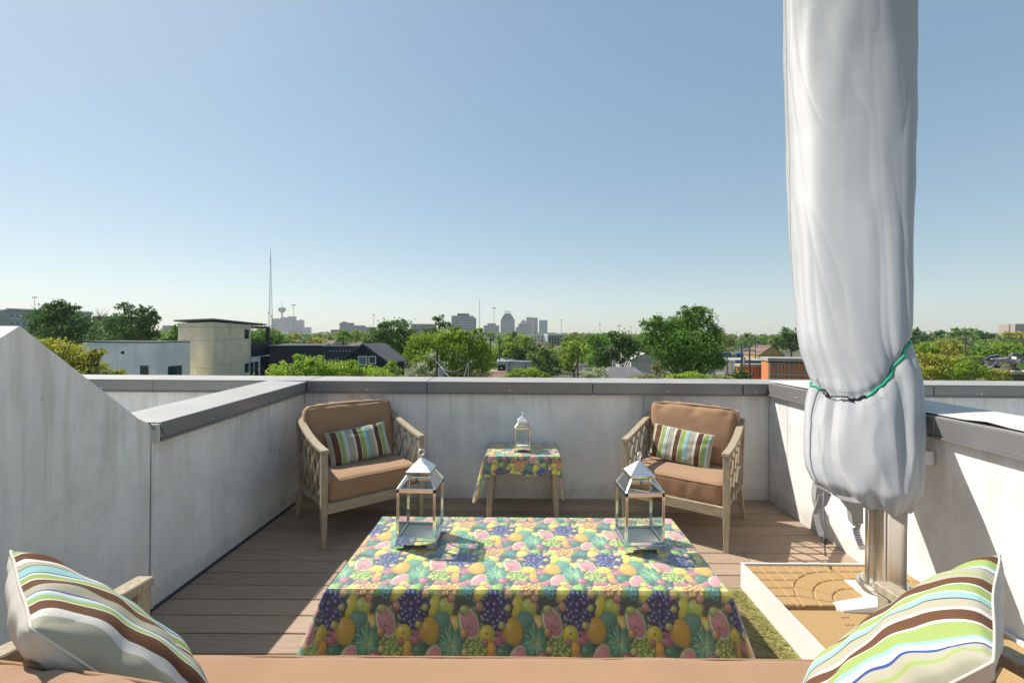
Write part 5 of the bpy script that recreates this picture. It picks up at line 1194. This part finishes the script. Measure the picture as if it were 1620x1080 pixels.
# ---- trees
TS = [0]
def crown(blobs, D, leaf, dens, rs, core=.35):
    Vs = []; Ts = []
    for (u, v, ru, rv) in blobs:
        c = np.array(W(u, v, D)); px_ = D/F; rx, rz = ru*px_, rv*px_; ry = (rx+rz)/2; c[1] += rs.uniform(-.5, .5)*ry
        n = int(dens*2.2*4*math.pi*(rx*rz)/(leaf*leaf)/1.6)+40; K = max(8, int(n/42))
        d = rs.normal(size=(K, 3)); d /= np.linalg.norm(d, axis=1)[:, None]; rr = rs.uniform(.55, 1.02, K)[:, None]
        cc = d*rr; ct = rs.uniform(0, 1, K); csz = rs.uniform(.10, .24, K)
        i = rs.randint(0, K, n); pos = cc[i]+rs.normal(size=(n, 3))*csz[i][:, None]; t = ct[i]*.6+rs.rand(n)*.4
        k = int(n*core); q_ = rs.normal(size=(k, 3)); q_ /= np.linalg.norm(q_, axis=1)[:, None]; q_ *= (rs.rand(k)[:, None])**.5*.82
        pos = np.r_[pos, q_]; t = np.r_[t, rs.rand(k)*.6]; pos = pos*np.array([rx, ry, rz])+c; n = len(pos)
        nn = rs.normal(size=(n, 3))+np.array([0, 0, .7]); nn /= np.linalg.norm(nn, axis=1)[:, None]
        a = np.cross(nn, rs.normal(size=(n, 3))); a /= np.linalg.norm(a, axis=1)[:, None]; b_ = np.cross(nn, a)
        s_ = leaf*rs.uniform(.6, 1.25, n)[:, None]*.56; a = a*s_; b_ = b_*s_*.66
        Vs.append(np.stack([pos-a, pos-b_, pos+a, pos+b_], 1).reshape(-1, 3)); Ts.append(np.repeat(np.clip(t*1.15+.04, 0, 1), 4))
    V = np.concatenate(Vs); return V, np.concatenate(Ts)
def tree(name, label, D, blobs, m, leaf=None, dens=1.5, tu=None, group=None, cat='tree', core=.24):
    TS[0] += 1; rs = np.random.RandomState(TS[0]); leaf = leaf or max(.10, 3.3*D/F); e = thing(name, label, cat, group)
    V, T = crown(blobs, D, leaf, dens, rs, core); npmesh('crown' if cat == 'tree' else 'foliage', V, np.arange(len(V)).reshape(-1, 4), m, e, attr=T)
    us = [b_[0] for b_ in blobs]; tu = tu or sum(us)/len(us); p = P2(tu, D); lowest = W(tu, max(b_[1] for b_ in blobs), D)
    big = max(b_[2] for b_ in blobs)*D/F; r = max(.07, min(.4, big*.10)) if cat == 'tree' else .05
    mb_ = MB(); fork = Vector((p.x, p.y, GZ+(lowest.z-GZ)*.55)); mb_.tube([(p.x, p.y, GZ), (p.x+r*.4, p.y, (GZ+fork.z)/2), fork], r, 8, r1=r*.75)
    for b_ in blobs:
        q_ = W(b_[0], b_[1]-b_[3]*.4, D); mid = fork.lerp(q_, .5)+Vector((0, 0, -.1*(q_-fork).length+.3)); mb_.tube([fork, mid, q_], r*.5, 6, r1=r*.12)
        for _ in range(4):
            o_ = q_+Vector((rs.uniform(-1, 1)*b_[2]*.8*D/F, rs.uniform(-1, 1)*b_[2]*.6*D/F, rs.uniform(-.2, 1)*b_[3]*.8*D/F)); mb_.tube([mid.lerp(q_, .6), o_], r*.18, 5, r1=r*.05)
    mb_.build('trunk', 'bark', e, smooth=True); return at_base(e, tu, D)
tree('pecan_tree', 'dark green pecan tree in front of the far left apartment block', 66, [(70,508,26,22),(98,500,24,20),(86,482,13,10),(132,520,26,22),(62,535,32,22),(108,545,40,28),(70,486,9,7),(104,488,10,9),(118,487,7,4),(160,540,24,22)], 'leaf_dark')
tree('pecan_tree', 'dark open crowned pecan tree behind the white stucco building', 60, [(192,508,22,18),(222,505,18,17),(205,489,12,9),(240,517,12,15),(176,532,28,24),(216,532,30,22),(243,496,9,9),(228,490,9,8),(248,506,6,6),(195,482,6,4),(238,535,16,12)], 'leaf_dark', dens=1.15)
tree('mustard_tree', 'yellow olive leafed tree right behind the raking wall', 22, [(42,540,20,12),(66,548,26,17),(92,560,30,22),(124,574,30,20),(152,588,30,12),(160,556,9,7),(120,596,40,20),(186,590,11,5),(147,565,9,9),(60,590,50,45),(10,600,60,55)], 'leaf_olive', leaf=.12, dens=1.4)
tree('small_tree', 'small olive green tree between the pale slab tower and the cream house', 75, [(272,530,13,12),(262,538,10,7),(283,524,8,10)], 'leaf_mid')
e = thing('bare_tree', 'leafless twiggy tree top above the dark pecan crowns', 'tree'); p = P2(157, 100); rs_ = random.Random(5); mb_ = MB(); mb_.tube([(p.x, p.y, GZ), (p.x, p.y, zof(157, 500, 100))], .14, 6, r1=.05)
for k in range(16): b0 = (p.x, p.y, zof(157, 500+k*.5, 100)); mb_.tube([b0, (p.x+rs_.uniform(-1.6, 1.6), p.y+rs_.uniform(-1, 1), zof(157, rs_.uniform(486, 497), 100))], .05, 4, r1=.015)
mb_.build('branch', 'bark', e); at_base(e, 157, 100)
tree('leafy_tree', 'green tree seen through the cream house balcony', 95, [(410,530,20,14),(432,538,12,13),(398,540,14,12),(418,545,24,16)], 'leaf_mid')
tree('shrub_tree', 'small round bush top right of the radio mast foot', 120, [(461,532,9,6)], 'leaf_olive', cat='tree')
tree('shrub_tree', 'low green bush above the left end of the charcoal building', 110, [(450,541,15,7),(472,542,13,6)], 'leaf_mid')
tree('shrub_tree', 'low green bush above the middle of the charcoal building', 112, [(493,541,10,6),(508,541,12,6)], 'leaf_olive')
tree('feathery_tree', 'bright yellow green feathery tree below the charcoal building and dark house', 29, [(452,586,20,16),(480,574,20,12),(498,568,14,7),(510,585,28,18),(545,583,30,14),(575,592,32,14),(606,594,26,12),(636,598,16,6),(520,600,90,20),(470,565,8,4),(558,573,10,5)], 'leaf_bright', leaf=.11, dens=1.5)
tree('young_tree', 'thin olive leafed young tree in front of the dark gabled house', 34, [(616,582,9,10),(622,574,6,6),(626,590,10,9),(612,594,10,9)], 'leaf_yellowgreen', leaf=.12, dens=1.1)
tree('pecan_tree', 'large dark pecan tree behind the gabled house', 75, [(622,522,28,16),(600,536,22,18),(645,532,20,18),(588,545,15,12),(630,555,32,24),(660,545,14,16),(608,515,9,6),(632,510,12,6),(600,562,16,12)], 'leaf_dark')
tree('oak_tree', 'distant dark tree crown in front of the tan office block', 140, [(697,510,11,9),(684,522,13,8),(706,516,10,8),(690,504,5,4),(672,528,12,6)], 'leaf_dark')
tree('broad_tree', 'large bright green broad crowned tree left of centre', 58, [(664,540,23,16),(698,530,25,12),(730,530,20,10),(756,545,20,20),(715,556,45,28),(676,566,32,22),(766,568,18,22),(740,586,38,18),(650,556,12,14),(752,524,7,5),(720,519,9,4),(690,590,30,16),(762,524,4,5)], 'leaf_yellowgreen', dens=1.7)
tree('blossom_tree', 'pale frosted looking tree in front of the large bright tree', 44, [(682,562,14,8),(666,580,17,9),(694,577,14,12),(656,593,12,8),(683,592,22,9)], 'leaf_pale', leaf=.22, dens=1.1)
tree('round_tree', 'olive green round tree above the metal warehouse', 125, [(800,545,17,13),(822,537,20,9),(836,548,14,12),(788,558,14,12),(808,553,24,12),(845,556,10,9)], 'leaf_yellowgreen')
tree('conifer_tree', 'small dark pointed tree top against the domed tower', 210, [(814,528,6,5),(812,535,10,5)], 'leaf_dark')
tree('dark_tree', 'small dark round tree just above the warehouse roof', 122, [(816,558,10,8),(820,562,12,6)], 'leaf_dark')
tree('dark_tree', 'dark bushy tree at the right end of the warehouse', 78, [(862,560,13,9),(872,574,15,13),(862,588,20,12),(848,570,6,4),(880,590,10,8)], 'leaf_dark')
tree('olive_bush', 'dense olive bush on the parapet line in front of the warehouse', 50, [(828,589,27,10),(808,595,12,7),(856,592,12,6),(868,597,8,4)], 'leaf_yellowgreen', leaf=.2, cat='bush')
tree('young_tree', 'pale thin tree below the white apartment building', 130, [(868,548,10,6),(882,560,9,10),(850,545,9,6)], 'leaf_dry', dens=.9)
tree('round_tree', 'yellow green round tree left of the transformer pole', 100, [(903,548,14,10),(918,560,20,18),(900,568,12,12),(926,546,14,10),(895,580,12,10)], 'leaf_yellowgreen')
tree('round_tree', 'mid green round tree right of the transformer pole', 85, [(938,540,12,12),(952,552,20,22),(940,572,20,18),(962,570,16,16)], 'leaf_mid')
tree('oak_tree', 'dark oak standing behind the white cottage', 84, [(984,538,20,13),(992,550,18,18),(978,565,18,16),(968,530,12,7),(1006,548,14,16)], 'leaf_dark')
tree('oleander_bush', 'silvery green oleander bush on the parapet line by the transformer pole', 46, [(930,592,13,9),(950,589,13,10),(940,598,22,7)], 'leaf_pale', leaf=.2, cat='bush')
tree('tall_tree', 'tallest dark green tree right of centre against the sky', 56, [(1080,512,30,20),(1108,505,24,18),(1052,528,30,24),(1030,514,16,12),(1090,540,50,32),(1128,546,22,26),(1062,566,36,22),(1112,572,36,22),(1088,493,13,9),(1106,491,12,8),(1040,503,9,6),(1138,575,16,14),(1132,520,10,12),(1022,535,12,16)], 'leaf_mid', dens=1.6)
tree('flowering_shrub', 'bright green shrub on the parapet line under the tallest tree', 45, [(1090,595,26,8),(1070,598,14,6),(1112,599,12,5)], 'leaf_bright', leaf=.17, cat='bush')
tree('dry_bush', 'brownish olive bush in front of the white cottage', 48, [(1033,592,18,9),(1010,598,14,7),(1040,580,10,8),(1050,596,10,7)], 'leaf_dry', leaf=.18, cat='bush')
tree('dry_bush', 'brownish olive bush right of the bright shrub', 48, [(1140,599,18,6),(1128,602,12,5)], 'leaf_dry', leaf=.18, cat='bush')
tree('dark_tree', 'dark low tree at the left corner of the brick building', 66, [(1172,590,12,9),(1164,597,14,7),(1186,599,8,5)], 'leaf_dark')
tree('small_tree', 'slender olive tree right of the tallest tree', 120, [(1146,532,9,9),(1150,545,10,10),(1156,540,7,6)], 'leaf_dry', dens=.9)
tree('oak_tree', 'distant dark oak behind the yellow house beside the umbrella', 175, [(1248,528,16,9),(1240,540,20,12),(1258,545,14,14),(1262,530,12,10)], 'leaf_dark')
tree('round_tree', 'distant green tree behind the colourful containers', 240, [(1190,543,18,8),(1210,540,16,8),(1172,545,14,7)], 'leaf_mid')
G2 = 'crowded trees beyond the right parapet'
for lb, D, bl, mm_ in (('bright olive tree nearest the parapet right of the umbrella', 62, [(1470,585,28,16),(1488,572,22,12),(1460,570,18,12)], 'leaf_olive'),
    ('bushy yellow green tree nearest the parapet below the double crossarm pole', 60, [(1520,585,26,16),(1538,574,22,12),(1505,592,26,12),(1552,588,20,12)], 'leaf_yellowgreen'),
    ('low olive tree beside the grey rubble at right', 64, [(1578,592,20,9),(1562,594,16,8)], 'leaf_olive'),
    ('mid green tree touching the umbrella cover above its green cord', 95, [(1462,550,20,12),(1450,556,14,12),(1478,556,16,10)], 'leaf_yellowgreen'),
    ('olive crown left behind the double crossarm pole', 100, [(1500,548,22,10),(1514,558,22,10)], 'leaf_olive'),
    ('round green crown right behind the double crossarm pole', 104, [(1548,552,22,10),(1560,562,22,9)], 'leaf_mid'),
    ('green crown above the grey rubble', 100, [(1590,550,24,10),(1612,556,20,10)], 'leaf_yellowgreen'),
    ('dark green crown at the right edge of the view', 80, [(1625,560,22,12),(1650,575,30,20)], 'leaf_mid'),
    ('small dark crown against the upper right edge of the umbrella', 150, [(1448,524,8,7),(1446,534,10,8)], 'leaf_dark'),
    ('hazy dark crown on the skyline right of the umbrella', 190, [(1488,529,16,8),(1470,534,16,7)], 'leaf_dark'),
    ('tallest crown on the skyline above the double crossarm pole', 180, [(1518,524,14,7),(1526,532,18,7),(1506,530,10,7)], 'leaf_mid'),
    ('rounded crown on the skyline right of the double crossarm pole', 185, [(1556,528,18,7),(1572,532,16,7)], 'leaf_dark'),
    ('yellowish crown below the tan tower block at far right', 170, [(1600,532,16,7),(1616,534,16,8)], 'leaf_olive')):
    tree('leafy_tree', lb, D, bl, mm_, group=G2)
# palms
def palm(label, u, v, D, r, nf=44):
    e = thing('palm_tree', label, 'palm tree', 'fan palms among the houses'); c = W(u, v, D); px_ = D/F; R_ = r*px_; rs = random.Random(int(u))
    MB().tube([(c.x, c.y, GZ), (c.x+.1, c.y, (GZ+c.z)/2), (c.x, c.y, c.z)], .22, 8, r1=.16).build('trunk', 'bark', e)
    V = []; T = []
    for k in range(nf):
        a = rs.uniform(0, 6.283); el = rs.uniform(-.6, 1.35); d = Vector((math.cos(a)*math.cos(el), math.sin(a)*math.cos(el), math.sin(el))); s_ = d.cross(Vector((0,0,1))).normalized(); t = rs.random()
        hub = c+d*R_*.45
        for j in range(9):
            g = (j-4)/4*1.1; dd = (d*math.cos(g)+s_*math.sin(g)).normalized(); tip = hub+dd*R_*.6-Vector((0,0,R_*.18*abs(g)+R_*.1)); w_ = dd.cross(d.cross(s_)).normalized()*R_*.035
            V += [hub-w_, hub+w_, tip+w_*.4, tip-w_*.4]; T += [t]*4
        w_ = s_*R_*.012; V += [c-w_, c+w_, hub+w_, hub-w_]; T += [t]*4
    V = np.array([tuple(p) for p in V]); npmesh('crown', V, np.arange(len(V)).reshape(-1, 4), 'leaf_mid', e, attr=T); return at_base(e, u, D)
palm('fan palm above the charcoal building in front of the glass office', 543, 533, 80, 15); palm('small fan palm right of the large bright tree', 776, 533, 110, 10); palm('tiny fan palm beside the small fan palm', 790, 538, 120, 7)
# rubble pile right
e = thing('scrap_pile', 'grey heap of stacked scrap and fencing among the trees at far right', 'scrap pile'); rs_ = random.Random(9)
for k in range(34):
    u = rs_.uniform(1566, 1630); v = rs_.uniform(563, 592)-(u-1566)*.05; p = W(u, v, rs_.uniform(70, 76)); MB().box(p, (rs_.uniform(.4, 2.2), rs_.uniform(.3, 1), rs_.uniform(.1, .5)), Matrix.Rotation(rs_.uniform(-.5, .5), 3, 'Y')@Matrix.Rotation(rs_.uniform(-1, 1), 3, 'Z')).build('scrap_piece', rs_.choice(['b_galv', 'b_sky1', 'b_sky2', 'b_frame', 'b_wood']), e)
MB().prism([(P2(1562, 70).x, 70), (P2(1650, 70).x, 70), (P2(1650, 78).x, 80), (P2(1562, 78).x, 80)], GZ, zof(1600, 590, 72)).build('heap', 'ground', e); at_base(e, 1600, 73)
# parked vehicles glimpsed by the warehouse: body, cabin, wheels
def car(label, u, D, m, ang=0):
    e = thing('parked_car', label, 'car', 'cars parked by the warehouse'); p = P2(u, D)
    b = MB(); prof_ = [(-2.2,.35),(-2.2,.8),(-1.5,.95),(-1.0,1.42),(.7,1.45),(1.4,.98),(2.15,.85),(2.2,.35)]; n = len(prof_)
    b.add([(x, -.85, z) for x, z in prof_]+[(x, .85, z) for x, z in prof_], [tuple(range(n)), tuple(range(n, 2*n))[::-1]]+[(i, (i+1) % n, n+(i+1) % n, n+i) for i in range(n)]); o = b.build('body', m, e, bevel=.06)
    w1 = MB().add([(-1.35, -.862, .98), (1.2, -.862, .98), (.65, -.862, 1.38), (-.95, -.862, 1.38)], [(0,1,2,3)]).build('side_window', 'b_glass', e)
    for x in (-1.35, 1.35):
        for y in (-.86, .86): MB().tube([(x, y-.1, .33), (x, y+.1, .33)], .33, 14).build('wheel', 'black', e)
    e.location = (p.x, p.y, GZ); e.rotation_euler = (0, 0, ang)
car('white parked car in front of the warehouse bay', 783, 108, 'b_frame', .2); car('silver parked car right of the white one', 797, 106, 'b_galv', -.1)
# ---- far woods, one mass
rs = np.random.RandomState(11); Vs = []; Ts = []; cnt = 0
def cap(u, D):
    """lowest allowed picture height of a filler crown (keeps open what the photo shows)"""
    if D < 205 and 1130 < u < 1262: return 999
    if D < 172 and 425 < u < 600: return 999
    if D < 300 and 778 < u < 905: return 551
    if D < 420 and 818 < u < 902: return 546
    if D < 520 and 740 < u < 825: return 538
    if D < 2000 and 425 < u < 540: return 531
    if D < 1000 and 255 < u < 275: return 524
    return 523.5
T0 = 0
while cnt < 1900:
    D = 118*math.exp(rs.rand()**.8*math.log(2600/118)); u = rs.uniform(-260, 1900); h = rs.uniform(6.5, 11.2); r = rs.uniform(2.8, 5.0)*(1 if D < 400 else 1.5 if D < 900 else 2.6)
    zc = GZ+h-min(r, 3.5)*.8; vt = V0-(GZ+h-EYE)*F/D; c_ = cap(u, D)
    if c_ == 999: continue
    if vt < c_: 
        zc -= (c_-vt)*D/F
        if zc < GZ+.5: continue
    p = P2(u, D); ru = r*F/D; rv = min(r, 3.5)*.9*F/D; v = V0-(zc-EYE)*F/D
    leaf = max(.45, 3.2*D/F)
    V, T = crown([(u, v+(u-U0)*ROLL, ru, rv)], D, leaf, 1.0 if D < 500 else .9, rs, .3); Vs.append(V); Ts.append(T*.6+rs.rand()*.4); cnt += 1
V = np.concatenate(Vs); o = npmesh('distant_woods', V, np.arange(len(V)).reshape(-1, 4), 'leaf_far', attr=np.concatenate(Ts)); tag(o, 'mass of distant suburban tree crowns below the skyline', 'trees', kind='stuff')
# ---- the air
hz = MB().b2((-5200, -5200, GZ-1), (5200, 5200, 330)).build('haze', 'b_conc'); tag(hz, kind='stuff')
hm = bpy.data.materials.new('haze_air'); hm.use_nodes = True; t = hm.node_tree; t.nodes.remove(t.nodes['Principled BSDF'])
pv = t.nodes.new('ShaderNodeVolumePrincipled'); pv.inputs['Color'].default_value = (.84,.90,.97,1); pv.inputs['Density'].default_value = HAZE; pv.inputs['Anisotropy'].default_value = .2
t.links.new(pv.outputs[0], t.nodes['Material Output'].inputs['Volume']); hz.data.materials.clear(); hz.data.materials.append(hm); hz.display_type = 'WIRE'
